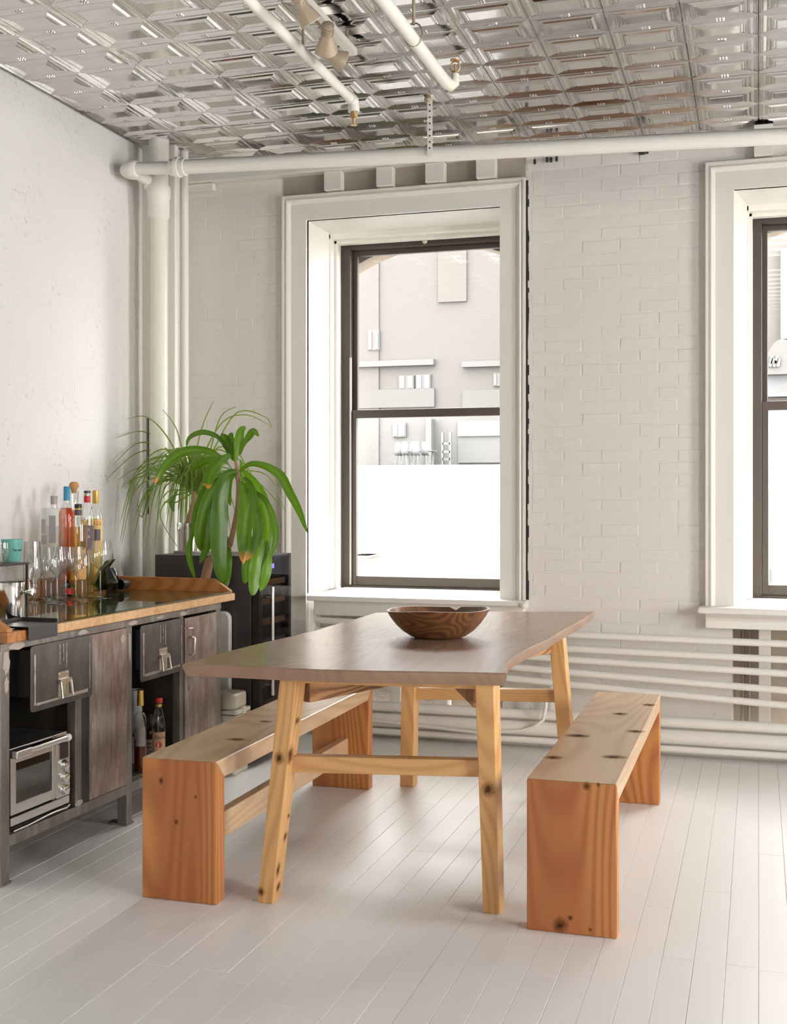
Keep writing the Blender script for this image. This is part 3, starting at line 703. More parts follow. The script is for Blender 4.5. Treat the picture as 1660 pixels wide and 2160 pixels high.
rail('brace', (-.845,3.655,ZU-.058), (-1.425,4.99,ZU-.058), .034, .072, M['brace'])
# ---- benches
def bench(name, x0, x1, y0, y1, h, label, rail_x, xb=0.0):
    t = .060; b = root(name, ((x0+x1)/2,(y0+y1)/2,0), label, 'bench', 'fir waterfall benches')
    def slab(nm, prof, mat):
        lo = [(x0+(0 if p[0] < (y0+y1)/2 else xb), p[0], p[1]) for p in prof]; hi = [(x1+(0 if p[0] < (y0+y1)/2 else xb), p[0], p[1]) for p in prof]
        k = len(prof)
        MB().add(lo+hi, [tuple(range(k-1,-1,-1)), tuple(range(k,2*k))] + [(i,(i+1)%k,k+(i+1)%k,k+i) for i in range(k)]).build(nm, mat, b, bevel=.004)
    g = .0004                                       # mitred corners
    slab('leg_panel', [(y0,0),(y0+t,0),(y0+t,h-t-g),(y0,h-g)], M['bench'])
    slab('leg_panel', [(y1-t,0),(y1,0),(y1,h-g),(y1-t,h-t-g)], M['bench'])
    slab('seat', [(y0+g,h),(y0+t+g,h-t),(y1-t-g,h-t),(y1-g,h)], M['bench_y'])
    MB().box(rail_x-.019,rail_x+.019,y0+t-.002,y1-t+.002,.135,.222).build('stretcher', M['brace'] if False else M['bench_y'], b, bevel=.003)
    return b
bench('wooden_bench', -.660,-.394,3.490,5.10,.4515, 'fir waterfall bench standing free in front of the heating pipes', -.53)
bench('wooden_bench', -1.895,-1.632,3.405,4.985,.4515, 'fir waterfall bench beside the steel bar cabinet', -1.745, .0)
# ---- knots in the wood, thin dark inlays a hair proud of the boards
def knot_mat():
    t = NT('wood_knot'); t.t.nodes.remove(t.b); tc = t.n('ShaderNodeTexCoord')
    nz = t.n('ShaderNodeTexNoise'); nz.inputs['Scale'].default_value = 3.0; oi = t.n('ShaderNodeObjectInfo')
    av = t.n('ShaderNodeVectorMath', operation='ADD'); t.l(tc.outputs['Object'], av.inputs[0]); t.l(oi.outputs['Random'], av.inputs[1]); t.l(av.outputs[0], nz.inputs['Vector'])
    ln = t.n('ShaderNodeVectorMath', operation='LENGTH'); t.l(tc.outputs['Object'], ln.inputs[0])
    d = t.math('ADD', ln.outputs['Value'], t.math('MULTIPLY', t.math('SUBTRACT', nz.outputs['Fac'], .5), .8))
    a = t.ramp(d, [(.15,(.72,)*3),(.45,(.42,)*3),(.95,(0,0,0))])
    df = t.n('ShaderNodeBsdfDiffuse'); t.l(t.ramp(d, [(.15,(.055,.022,.009)),(.7,(.17,.07,.025))]), df.inputs[0])
    tr = t.n('ShaderNodeBsdfTransparent'); mx = t.n('ShaderNodeMixShader'); t.l(a, mx.inputs[0]); t.l(tr.outputs[0], mx.inputs[1]); t.l(df.outputs[0], mx.inputs[2])
    t.l(mx.outputs[0], t.out.inputs[0]); return t.m
KM = knot_mat()
kme = bpy.data.meshes.new('knot'); kme.from_pydata([(math.cos(2*math.pi*i/14), math.sin(2*math.pi*i/14), 0) for i in range(14)], [], [tuple(range(14))]); kme.materials.append(KM)
def knot(par, p, nrm, ra, rb, spin=0.0):
    n_ = Vector(nrm).normalized(); q_ = Matrix.Identity(3) if n_.z > .9 else n_.to_track_quat('Z', 'Y').to_matrix()
    q_ = Matrix.Rotation(spin, 3, n_) @ q_
    o_ = bpy.data.objects.new('knot', kme); COL.objects.link(o_); o_.parent = par
    mw = Matrix.Translation(Vector(p) + n_*.0006) @ q_.to_4x4() @ Matrix.Diagonal((ra*1.7, rb*1.7, 1, 1))
    o_.matrix_local = MW[par].inverted() @ mw
def knot_on(par, px, py, ra, rb, spin=0.0, **pl):
    k_ = list(pl)[0]; nn = {'Z': (0,0,1), 'Y': (0,-1,0), 'X': (1,0,0)}[k_]; knot(par, P(px, py, **pl), nn, ra, rb, spin)
B1 = bpy.data.objects['wooden_bench']; B2 = bpy.data.objects['wooden_bench.001']
for px, py, ra, rb in ((1167,1598,.022,.020),(1295,1597,.030,.022),(1218,1552,.035,.022),(1342,1543,.026,.020),(1308,1506,.022,.02),(1370,1487,.022,.02)): knot_on(B1, px, py, ra, rb, Z=.4515)
for px, py, ra, rb in ((1237,1658,.009,.010),(1182,1952,.017,.018),(1203,1936,.006,.006),(1245,1961,.004,.004),(1262,1655,.004,.006)): knot_on(B1, px, py, ra, rb, Y=3.490)
for px, py, ra, rb in ((500,1560,.03,.02),(560,1522,.02,.012)): knot_on(B2, px, py, ra, rb, Z=.4515)
for px, py, ra, rb in ((340,1647,.006,.009),(372,1734,.006,.007),(413,1681,.004,.005)): knot_on(B2, px, py, ra, rb, Y=3.405)
def face_knot(bot, top, t_, side, ra, rb):
    p = Vector(bot).lerp(Vector(top), t_); knot(tb, p, side, ra, rb)
nF = Vector((0,-.72,.008)); nS = Vector((.72,0,-.078))
face_knot((-1.512,3.468,0),(-1.43,3.475,ZU),.05,nF,.010,.012); face_knot((-1.495,3.468,0),(-1.42,3.475,ZU),.645,nF,.012,.015)
for t_, f_, ra, rb in ((.06,.5,.012,.014),(.145,.25,.020,.012),(.28,.65,.012,.012),(.655,.22,.024,.020),(.80,.55,.010,.014),(.37,.75,.006,.01)):
    face_knot((-1.470,3.468+.077*f_,0),(-1.390,3.475+.09*f_,ZU),t_,nS,rb,ra)
face_knot((-.785,3.588,0),(-.80,3.535,ZU),.545,Vector((0,-.72,-.053)),.016,.018)
# ---- bowl
bc = Vector((-1.155,4.32,ZT_+.001)); rb = .199
bw = root('wooden_bowl', bc, 'dark turned wooden bowl with a split rim on the dining table', 'bowl')
prof_o = [(.085,0),(.105,.006),(.135,.026),(.160,.052),(.180,.080),(.193,.104)]
prof_i = [(.184,.104),(.170,.080),(.150,.056),(.120,.034),(.07,.022),(.02,.019)]
m = MB(); N = 48; vs = []; prof = prof_o + prof_i
for r_, z_ in prof:
    for k in range(N):
        a_ = 2*math.pi*k/N; wob = 1 + .012*math.sin(2*a_+.6) + .006*math.sin(5*a_)
        dz = (.006*math.sin(a_*1.0+2.4) + .003*math.sin(3*a_))*(z_/.104)
        # a crack notch in the far rim
        da = abs((a_ - math.radians(84) + math.pi) % (2*math.pi) - math.pi)
        if da < .09: dz -= .020*(1-da/.09)*(max(0, z_-.05)/.054)
        vs.append((bc.x + r_*wob*math.cos(a_), bc.y + r_*wob*math.sin(a_)*.97, bc.z + z_ + dz))
L_ = len(prof)
m.add(vs, [(i*N+k, i*N+(k+1)%N, (i+1)*N+(k+1)%N, (i+1)*N+k) for i in range(L_-1) for k in range(N)] + [tuple(range(N-1,-1,-1)), tuple((L_-1)*N+k for k in range(N))])
m.build('shell', M['bowl'], bw, smooth=50)

# ================================================================== BAR CABINET (local: x out from the front, y along, z up)
CA = math.radians(-2.0); CO = Vector((-2.385,3.36,0))
cb = root('bar_cabinet', CO, 'worn industrial steel bar cabinet with drawers, doors and a glass-covered wooden top', 'cabinet', rz=CA)
CMI = MW[cb].inverted()
def CB(px, py, v=None, z=None):
    """pixel -> cabinet coordinates on the plane x=v or z=z"""
    r_ = CMI.to_3x3() @ ray(px, py); o_ = CMI @ Vector((0,0,EYE))
    t_ = (v - o_.x)/r_.x if v is not None else (z - o_.z)/r_.z
    return o_ + r_*t_
D0 = -.66; ZTOP = .842
def cbx(nm, x0, x1, y0, y1, z0, z1, mat, par=cb, bevel=.0, **k): return MB().box(x0,x1,y0,y1,z0,z1).build(nm, mat, par, bevel=bevel, local=True, **k)
UE = 1.548
for (y0, y1) in ((-.012,.036),(.757,.797),(UE-.045,UE)):
    for x1 in (0.0, D0+.045):
        full = True
        cbx('leg', x1-.042, x1, y0, y1, 0.006, .80, M['steel_frame'], bevel=.002)
        cbx('foot_plate', x1-.085 if x1 == 0 else x1-.042, x1+.004, y0-.004, y1+.006, 0, .008, M['steel_frame'])
cbx('frame_rail', -.035, 0.0, .036, .757, .122, .160, M['steel_frame'], bevel=.002)
cbx('frame_rail', -.035, 0.0, .797, UE-.045, .122, .160, M['steel_frame'], bevel=.002)
cbx('frame_rail', -.035, .003, -.012, UE, .776, .803, M['steel_frame'], bevel=.002)
cbx('upright', -.036, .0, .414, .452, .160, .776, M['steel_frame'], bevel=.002)
cbx('upright', -.036, .0, 1.176, 1.206, .160, .776, M['steel_frame'], bevel=.002)
cbx('shelf_panel', D0, -.036, 0, UE, .150, .164, M['steel_frame'])
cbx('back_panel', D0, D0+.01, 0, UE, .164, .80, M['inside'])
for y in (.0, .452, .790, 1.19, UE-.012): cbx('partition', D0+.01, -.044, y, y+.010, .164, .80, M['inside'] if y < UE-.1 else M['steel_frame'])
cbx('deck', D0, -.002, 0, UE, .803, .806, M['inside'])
# scraped weld patches, each a smear of old paint standing a hair proud
def smear(pts, par, v=.0012, mat='scrape'):
    k = len(pts); MB().add([(v, p[0], p[1]) for p in pts], [tuple(range(k))]).build('paint_patch', M[mat], par, local=True)
def blob(cy, cz, ry, rz, n=14):
    return [(cy+ry*math.cos(2*math.pi*i/n)*R.uniform(.65,1.15), cz+rz*math.sin(2*math.pi*i/n)*R.uniform(.65,1.15)) for i in range(n)]
for cy, cz, ry, rz in ((.075,.787,.045,.013),(.46,.789,.035,.010),(.80,.788,.04,.009),(1.01,.791,.03,.007),(1.20,.787,.03,.010)): smear(blob(cy,cz,ry,rz), cb, .0036)
for cy, cz, ry, rz in ((.018,.74,.018,.045),(.020,.66,.012,.03),(.435,.17,.03,.012),(.78,.70,.010,.06)): smear(blob(cy,cz,ry,rz), cb, .0006)
# drawers
def drawer(y0, y1, z0, z1, v):
    d = MB().rbox(v-.006, v, y0, y1, z0, z1, .014, 'yz').build('drawer', M['steel_dark'], cb, local=True, bevel=.0015)
    MB().box(v-.40,v-.006,y0+.03,y1-.03,z0+.045,z1-.018).build('drawer_box', M['steel_dark'], d, local=True)
    e = v+.0006
    def strip(p, q, w):
        k = 9; pts_a, pts_b = [], []
        for i in range(k+1):
            t_ = i/k; y = p[0]+(q[0]-p[0])*t_; z = p[1]+(q[1]-p[1])*t_; ww = w*R.uniform(.35,1.0)
            if abs(q[0]-p[0]) > abs(q[1]-p[1]): pts_a.append((y,z+ww/2)); pts_b.append((y,z-ww/2))
            else: pts_a.append((y+ww/2,z)); pts_b.append((y-ww/2,z))
        smear(pts_a + pts_b[::-1], d, e)
    strip((y0+.022,z1-.03),(y0+.022,z0+.022),.013); strip((y0+.03,z0+.024),(y1-.03,z0+.026),.014); strip((y1-.018,z1-.03),(y1-.018,z0+.03),.007)
    ym = (y0+y1)/2
    for dy, a_ in ((-.018,.07),(.022,.085),(.003,.06)): strip((ym+dy,z1-.012),(ym+dy,z1-.012-a_),.006)
    MB().box(v,v+.0008,ym-.0015,ym+.0015,z1-.062,z1-.045).build('keyhole', M['dark'], d, local=True)
    h_ = MB(); hz = z0+.088; w = .031
    h_.box(v,v+.003,ym-w,ym+w,hz-.006,hz+.028); h_.box(v+.003,v+.014,ym-w-.003,ym+w+.003,hz-.012,hz+.004); h_.box(v,v+.003,ym-w,ym+w,hz-.058,hz-.012)
    h_.tube([(v+.013,ym-w,hz-.006),(v+.020,ym-w,hz-.060),(v+.020,ym+w,hz-.060),(v+.013,ym+w,hz-.006)], .0042, 8)
    h_.build('pull_handle', M['nickel'], d, local=True, smooth=40)
    for s_ in (-1,1): MB().lathe([(0,0),(.004,0),(.003,.003),(0,.003)], (v+.003,ym+s_*.022,hz+.02), 8, 'x').build('rivet', M['nickel'], d, local=True)
drawer(.113,.480,.555,.780,.028); drawer(.838,1.182,.548,.772,.014)
# doors
d1 = cbx('door', -.006, .004, .500, .752, .163, .774, M['steel_rust'], bevel=.002)
for z in (.44,.395,.362): MB().rbox(.004,.0065,.506,.520,z-.014,z+.012,.006,'yz',3).build('latch_plate', M['scrape'], d1, local=True)
MB().lathe([(0,0),(.016,0),(.017,.0015),(0,.002)], (.004,.722,.735), 14, 'x').build('weld_disc', M['scrape'], d1, local=True)
cbx('hinge_gap', -.004, -.002, .452, .500, .163, .774, M['inside'])
d2 = cbx('door', -.006, .004, 1.213, 1.500, .163, .765, M['steel_rust'], bevel=.002)
MB().tube([(.004,1.245,.682),(.022,1.246,.684),(.030,1.250,.678),(.030,1.250,.612),(.022,1.246,.606),(.004,1.245,.608)], .0055, 10).build('door_handle', M['nickel'], d2, local=True, smooth=60)
MB().box(.004,.0048,1.240,1.243,.452,.474).build('keyhole', M['dark'], d2, local=True)
MB().tube([(.003,1.206,.722),(.020,1.215,.722),(.022,1.25,.720)], .003, 6).build('latch_pin', M['nickel'], d2, local=True)
# top: thick old board, gallery, glass
cbx('wood_top', D0-.01, .022, -.02, 1.650, .806, .840, M['counter_edge'], bevel=.006)
gy = 1.615
MB().prism([(D0-.005,.8405),(.012,.8405),(.012,.852),(-.075,.905),(D0-.005,.905)], gy, gy+.025, 'xz').build('gallery_board', M['gallery'], cb, local=True, bevel=.002)
MB().prism([(D0-.005,.8405),(.030,.8405),(.030,.852),(-.10,.925),(D0-.005,.925)], -.018, .012, 'xz').build('gallery_board', M['gallery'], cb, local=True, bevel=.002)
cbx('near_end_batten', -.06, .034, -.02, .105, .806, .8405, M['gallery'], bevel=.002)
cbx('gallery_back', D0-.008, D0+.012, .012, gy, .8405, .925, M['gallery'], bevel=.002)
cbx('glass_sheet', D0+.014, .010, .016, gy-.003, .8405, .8475, M['glass_top'])
ZG = .848
# ---- things on the cabinet
def on_cab(name, px, v, label, cat, group=None, z=ZG):
    u = CB(px, 1200, v=v).y
    w_ = MW[cb] @ Vector((v,u,z)); o_ = root(name, w_, label, cat, group, rz=CA)
    k = (w_.x*-_s + w_.y*_c)/F                       # metres per pixel there
    return o_, k
def zat(py, k): return EYE - (py-YHP)*k - ZG
def lat(nm, prof, mat, par, n=28, smooth=40, cap=True): return MB().lathe(prof, (0,0,0), n, cap=cap).build(nm, mat, par, smooth=smooth, local=True)
def shell(nm, prof, mat, par, n=28): return lat(nm, prof, mat, par, n, 50, False)
def facing(o_): return -math.atan2(-o_.location.x, -o_.location.y)        # turn towards the viewer
FA = math.pi/2                                       # text stands upright
def label_wrap(par, r, z0, z1, mat, half=62, nm='paper_label', off=.0008, cen=None):
    """a curved label on the side that faces into the room"""
    c = math.atan2(-par.location.y, -par.location.x) - CA if cen is None else cen
    m_ = MB(); k = 12; vs = []
    for i in range(k+1):
        a_ = c + math.radians(-half + 2*half*i/k); vs += [((r+off)*math.cos(a_),(r+off)*math.sin(a_),z0), ((r+off)*math.cos(a_),(r+off)*math.sin(a_),z1)]
    m_.add(vs, [(2*i,2*i+2,2*i+3,2*i+1) for i in range(k)])
    return m_.build(nm, mat, par, local=True, smooth=60), c
def write(par, body, size, r, z, mat, c, off=.0016, da=0.0):
    a_ = c + da
    return text(body, size, mat, par, ((r+off)*math.cos(a_),(r+off)*math.sin(a_),z), (math.pi/2, 0, a_+math.pi/2))
def strokes(par, r, z, c, n, w, h, seed, lean=0.0):
    """one line of print too small to read: short dark strokes round the label"""
    rr = random.Random(seed); m_ = MB(); step = w*1.45/r
    for i in range(n):
        if rr.random() < .12: continue
        a_ = c + (i-(n-1)/2)*step; d_ = w/2/r; q_ = r+.0014; hh = h*rr.uniform(.35,.6)
        m_.add([(q_*math.cos(a_-d_), q_*math.sin(a_-d_), z-hh), (q_*math.cos(a_+d_*.6), q_*math.sin(a_+d_*.6), z-hh), (q_*math.cos(a_+d_+lean*d_), q_*math.sin(a_+d_+lean*d_), z+hh), (q_*math.cos(a_-d_*.4+lean*d_), q_*math.sin(a_-d_*.4+lean*d_), z+hh)], [(0,1,2,3)])
    m_.build('print_line', M['ink'], par, local=True)
def bottle_prof(r, hb, hs, rn, ht):
    return [(r*.9,0),(r,.006),(r,hb),(r*.97,hb+(hs-hb)*.25),(r*.80,hb+(hs-hb)*.55),(r*.5+rn*.4,hb+(hs-hb)*.82),(rn,hs),(rn,ht)]
# frosted square bottle
b, k = on_cab('liquor_bottle', 114, -.56, 'square clear bottle with grey stopper and grey label patches', 'bottle', 'bottles on the cabinet')
h = zat(1072,k); hw = 20*k
MB().rbox(-hw,hw,-hw,hw,0,h,.010,'xy').build('glass', M['bottle'], b, local=True, bevel=.004)
MB().rbox(-hw+.004,hw-.004,-hw+.004,hw-.004,.006,h*.8,.008,'xy').build('contents', liquid('clear_spirit',(.93,.93,.91),.12), b, local=True)
lat('neck', [(7*k,h),(6.5*k,h+.012),(6.5*k,zat(1072,k)+8*k)], M['bottle'], b); z0 = h+8*k
lat('stopper', [(7*k,z0),(7*k,z0+12*k),(7.6*k,z0+12.2*k),(7.6*k,z0+17*k),(7*k,z0+18*k)], M['greycap'], b)
for x0, x1, a_, c_ in ((-.85,-.35,.72,.88),(-.85,-.15,.60,.70),(.1,.9,.62,.92)):
    MB().box(x0*hw,x1*hw,-hw-.0012,-hw-.0004,h*a_,h*c_).build('paper_label', M['lab_grey'], b, local=True)
# tall orange bottle with blue cap
b, k = on_cab('liqueur_bottle', 141, -.575, 'tall round-shouldered bottle of bright orange liqueur with blue cap', 'bottle', 'bottles on the cabinet')
r_ = 17*k; hs = zat(1070,k)
shell('glass', [(r_*.9,0),(r_,.006),(r_,hs-16*k),(r_*.93,hs-8*k),(r_*.7,hs-2*k),(7*k,hs+4*k),(6*k,hs+10*k),(6*k,hs+18*k)], M['bottle'], b)
lat('contents', [(r_*.88,.006),(r_*.95,.010),(r_*.95,hs-16*k),(r_*.88,hs-8*k),(r_*.62,hs-2.5*k),(0,hs-1*k)], M['orange'], b)
lat('cap', [(6.6*k,hs+14*k),(6.8*k,hs+14*k),(6.8*k,zat(1027,k)),(6*k,zat(1026,k))], M['blue'], b)
# carafe with cork
b, k = on_cab('glass_carafe', 156, -.612, 'clear glass carafe closed with a round cork ball, behind the amber bottle', 'carafe')
zt = zat(1036,k); shell('glass', [(12*k,0),(13.5*k,.01),(13*k,.06),(11*k,zt*.45),(9*k,zt*.62),(7.5*k,zt*.85),(10*k,zt)], M['wine'], b)
lat('cork_stopper', [(5*k,zt-4*k),(6*k,zt+1*k),(7*k,zt+4*k),(10*k,zt+9*k),(10*k,zt+14*k),(7*k,zt+19*k),(0,zt+20*k)], M['cork'], b, 14)
# amber whisky
b, k = on_cab('whisky_bottle', 165, -.50, 'short amber whisky bottle with black cap and orange label', 'bottle', 'bottles on the cabinet')
r_ = 20*k; hs = zat(1092,k)
shell('glass', [(r_*.9,0),(r_,.006),(r_,hs-16*k),(r_*.95,hs-9*k),(r_*.75,hs-3*k),(8*k,hs+2*k),(7*k,hs+6*k),(7*k,hs+10*k)], M['bottle'], b)
lat('contents', [(r_*.9,.005),(r_*.95,.010),(r_*.95,hs-20*k),(0,hs-20*k)], M['amber'], b)
lat('neck_band', [(7.4*k,hs+5*k),(7.6*k,hs+16*k),(7*k,hs+17*k)], M['lab_dark'], b); lat('cap', [(7.2*k,hs+20*k),(7.8*k,hs+20*k),(7.8*k,hs+28*k),(7*k,hs+29*k)], M['black'], b)
lat('collar', [(6.6*k,hs+16*k),(7*k,hs+20*k)], M['gold'], b)
lb, c = label_wrap(b, r_, hs*.22, hs*.62, M['lab_orange'], 52)
for i in range(3): strokes(b, r_, hs*(.53-.075*i), c, 6, .0045, .0055, i)
# red-necked bottle with dark label
b, k = on_cab('vermouth_bottle', 184, -.565, 'slender clear bottle with red neck, black cap and dark patterned label', 'bottle', 'bottles on the cabinet')
r_ = 13.5*k; hs = zat(1060,k)
shell('glass', bottle_prof(r_, zat(1098,k), hs, 6.2*k, zat(1042,k)), M['bottle'], b)
lat('contents', [(r_*.9,.006),(r_*.95,.01),(r_*.95,zat(1096,k)),(0,zat(1096,k))], M['gold_liq'], b)
lat('neck_wrap', [(6.6*k,zat(1060,k)),(7*k,zat(1059,k)),(7*k,zat(1047,k)),(6.4*k,zat(1046,k))], M['red'], b); lat('cap', [(6.6*k,zat(1040,k)),(7*k,zat(1040,k)),(7*k,zat(1035.5,k)),(6*k,zat(1035,k))], M['black'], b)
lat('collar', [(5.6*k,zat(1046.5,k)),(5.6*k,zat(1040,k))], M['lab_grey'], b)
lb, c = label_wrap(b, r_, zat(1160,k), zat(1108,k), M['lab_dark'], 70); write(b, 'S', .020, r_, zat(1117,k), M['lab_white'], c, .0016, .15); write(b, 'A', .018, r_, zat(1132,k), M['lab_white'], c, .0016, .2)
# gold-capped bottle reading ILL
b, k = on_cab('aperitif_bottle', 202, -.61, 'tall clear bottle with gold cap and gold label lettered in red', 'bottle', 'bottles on the cabinet')
r_ = 14*k; hs = zat(1066,k)
shell('glass', bottle_prof(r_, zat(1092,k), hs, 6.2*k, zat(1060,k)), M['bottle'], b)
lat('contents', [(r_*.9,.006),(r_*.95,.01),(r_*.95,zat(1094,k)),(0,zat(1094,k))], M['gold_liq'], b)
lat('cap', [(6.8*k,zat(1062,k)),(7.2*k,zat(1061,k)),(7.0*k,zat(1035,k)),(6*k,zat(1034,k))], M['gold'], b)
lb, c = label_wrap(b, r_, zat(1172,k), zat(1095,k), M['lab_gold'], 75)
for ch, da in (('I',-.18),('L',.30),('L',.78)): write(b, ch, .026, r_, zat(1104,k), M['inkred'], c, .0016, da)
lb2, c = label_wrap(b, r_, zat(1140,k), zat(1116,k), M['lab_dark'], 26, 'emblem', .0014, c + .25)
# small red and dark tin behind the glasses
b, k = on_cab('small_bottle', 146, -.535, 'low dark bottle with a red label standing behind the wine glasses', 'bottle', 'bottles on the cabinet')
lat('body', [(15*k,0),(16*k,.005),(16*k,22*k),(10*k,28*k),(5*k,30*k),(5*k,34*k)], M['green_glass'], b); label_wrap(b, 16*k, .012, 18*k, M['red'], 50)
# green faceted jug with black lid lying beside
b, k = on_cab('green_glass_jug', 222, -.47, 'dark green faceted glass jug with a slanted spout', 'jug')
zz = lambda y: zat(y,k)
MB().lathe([(17*k,zz(1243)),(29*k,zz(1229)),(10*k,zz(1195))], (0,0,0), 7, cap=True).build('body', M['green_glass'], b, local=True)
MB().hexa([(-8*k,-6*k,zz(1200)),(8*k,-6*k,zz(1196)),(8*k,6*k,zz(1196)),(-8*k,6*k,zz(1200)),(4*k,-6*k,zz(1183)),(22*k,-5*k,zz(1179)),(22*k,5*k,zz(1179)),(4*k,6*k,zz(1183))]).build('spout', M['green_glass'], b, local=True)
b, k = on_cab('purple_vase', 236, -.565, 'rounded dark purple glass vase partly hidden behind the green jug', 'vase')
lat('body', [(9*k,0),(14*k,8*k),(15*k,22*k),(11*k,38*k),(6*k,46*k)], glassmat('purple_glass',(.20,.13,.28),0,1,base=.06), b)
b, k = on_cab('black_cup', 260, -.50, 'small black cup lying next to the green jug', 'cup')
MB().lathe([(.0,-.030),(.020,-.030),(.024,.0),(.026,.030),(.022,.030),(.020,-.02),(0,-.022)], (0,0,.027), 18, 'y').build('body', M['black'], b, local=True, smooth=40)
# wine glasses
def wine_glass(px, v, ytop, ybot, wpx, label, kind):
    b, k = on_cab('wine_glass', px, v, label, 'wine glass', 'wine glasses on the cabinet')
    H = (ybot-ytop)*k; r = wpx/2*k; f = r*.92; s = .0038
    lat('foot', [(0,.0),(f,.0),(f,.0018),(f*.5,.004),(.006,.010),(s,.020)], M['wine'], b, 28, 40, False)
    zb = H*(.50 if kind == 0 else .42)
    lat('stem', [(s,.018),(s,zb-.02),(.006,zb-.006)], M['wine'], b, 12, 60, False)
    if kind == 0: pr = [(.004,zb-.008),(r*.35,zb+.008),(r*.85,zb+H*.13),(r,zb+H*.19),(r*.93,zb+H*.32),(r*.80,H)]
    else: pr = [(.004,zb-.008),(r*.5,zb+.002),(r*.9,zb+H*.12),(r,zb+H*.25),(r*.92,zb+H*.42),(r*.72,H)]
    o_ = lat('bowl', pr, M['wine'], b, 32, 50, False)
    return b
wine_glass(212,-.38,1133,1253,54,'largest wine glass, standing apart beside the green jug',0)
wine_glass(174,-.36,1150,1258,38,'rounded wine glass directly in front of the amber bottle',1)
wine_glass(160,-.42,1140,1252,42,'wine glass just behind the rounded one, near the amber bottle',0)
wine_glass(139,-.485,1145,1254,46,'wine glass in front of the orange bottle',0)
wine_glass(121,-.39,1140,1260,48,'foremost wine glass of the cluster, in front of the square bottle',0)
wine_glass(108,-.47,1150,1255,44,'round wine glass between the square bottle and the black rack',1)
wine_glass(97,-.545,1140,1250,40,'rearmost wine glass close to the brick wall',0)
wine_glass(72,-.50,1148,1252,34,'wine glass standing behind the post of the black rack',1)
# black rack with cups
rk_u0, rk_u1, rk_v0, rk_v1 = .36, CB(60,1200,v=-.42).y, -.64, -.42
rk = root('metal_rack', MW[cb] @ Vector((rk_v1,rk_u1,ZG)), 'small dark metal shelf rack standing on the glass top', 'rack', rz=CA)
kk = (rk.location.x*-_s + rk.location.y*_c)/F; rz_ = EYE-(1188-YHP)*kk-ZG
def rb_(nm, x0,x1,y0,y1,z0,z1,mat): MB().box(x0,x1,y0,y1,z0,z1).build(nm, mat, rk, local=True)
for dv in (0, rk_v0-rk_v1+.008):
    for du in (0, rk_u0-rk_u1+.008): rb_('post', dv-.008, dv, du-.008, du, 0, rz_-.004, M['blackmetal'])
rb_('shelf', rk_v0-rk_v1, .002, rk_u0-rk_u1, .002, rz_-.004, rz_+.004, M['blackmetal'])
ZR = ZG + rz_ + .004
def on_rack(name, px, v, label, cat):
    u = CB(px,1180,v=v).y; w_ = MW[cb] @ Vector((v,u,ZR)); o_ = root(name, w_, label, cat, rz=CA); return o_, (w_.x*-_s+w_.y*_c)/F
b, k = on_rack('teal_cup', 25, -.53, 'teal ceramic cup with a printed word, on the black rack', 'cup')
hc = 46*k; rc = 22*k
lat('body', [(rc*.82,0),(rc*.86,.003),(rc,hc),(rc-.003,hc),(rc*.82,.008),(0,.006)], M['teal'], b)
c = math.atan2(-b.location.y,-b.location.x) - CA
write(b, 'T', .015, rc*.92, hc*.52, M['ink'], c, .0015, .12); write(b, 'IFF', .0105, rc*.92, hc*.505, M['ink'], c, .0015, .40); write(b, 'ANY', .0105, rc*.92, hc*.505, M['ink'], c, .0015, .86)
b, k = on_rack('drinking_glass', 4, -.47, 'clear curved tumbler cut off by the picture edge, on the black rack', 'glass')
shell('body', [(0,.002),(10*k,.002),(13*k,.01),(16*k,24*k),(15*k,44*k)], M['wine'], b)
b, k = on_cab('glass_pitcher', 68, -.595, 'clear flared glass pitcher behind the black rack', 'pitcher')
hp = zat(1142,k); shell('body', [(.0,.003),(17*k,.003),(20*k,.02),(18*k,hp*.6),(17*k,hp),(16*k,hp),(18*k,hp*.6)], M['wine'], b)
# stainless bucket
b, k = on_cab('ice_bucket', 18, -.16, 'polished steel ice bucket with round knob handle at the cabinet end', 'bucket')
r_ = 35*k; hb = 82*k
lat('body', [(r_*.93,0),(r_*.96,.004),(r_,hb),(r_-.002,hb),(r_*.95,.02),(0,.012)], M['chrome'], b, 36)
ka = math.atan2(.35,1.0)
MB().lathe([(.007,0),(.007,.014),(.016,.018),(.018,.028),(.014,.032),(0,.033)], (r_*.985,.022,hb*.74), 16, 'x').build('knob', M['chrome'], b, local=True, smooth=40)
# black tray hooked on the edge
p0, p1 = CB(60,1300,v=.045).y, CB(121,1300,v=.045).y
tr_ = root('steel_tray', MW[cb] @ Vector((.0,p0,ZG)), 'small dark steel tray with folded front hanging over the counter edge', 'tray', rz=CA)
Lt = p1-p0
MB().box(-.10,.046,0,Lt,.0,.003).box(.043,.046,0,Lt,-.045,.0).box(-.10,.046,Lt-.003,Lt,.003,.016).box(-.10,-.097,0,Lt,.003,.016).build('folded_plate', M['blackmetal'], tr_, local=True)
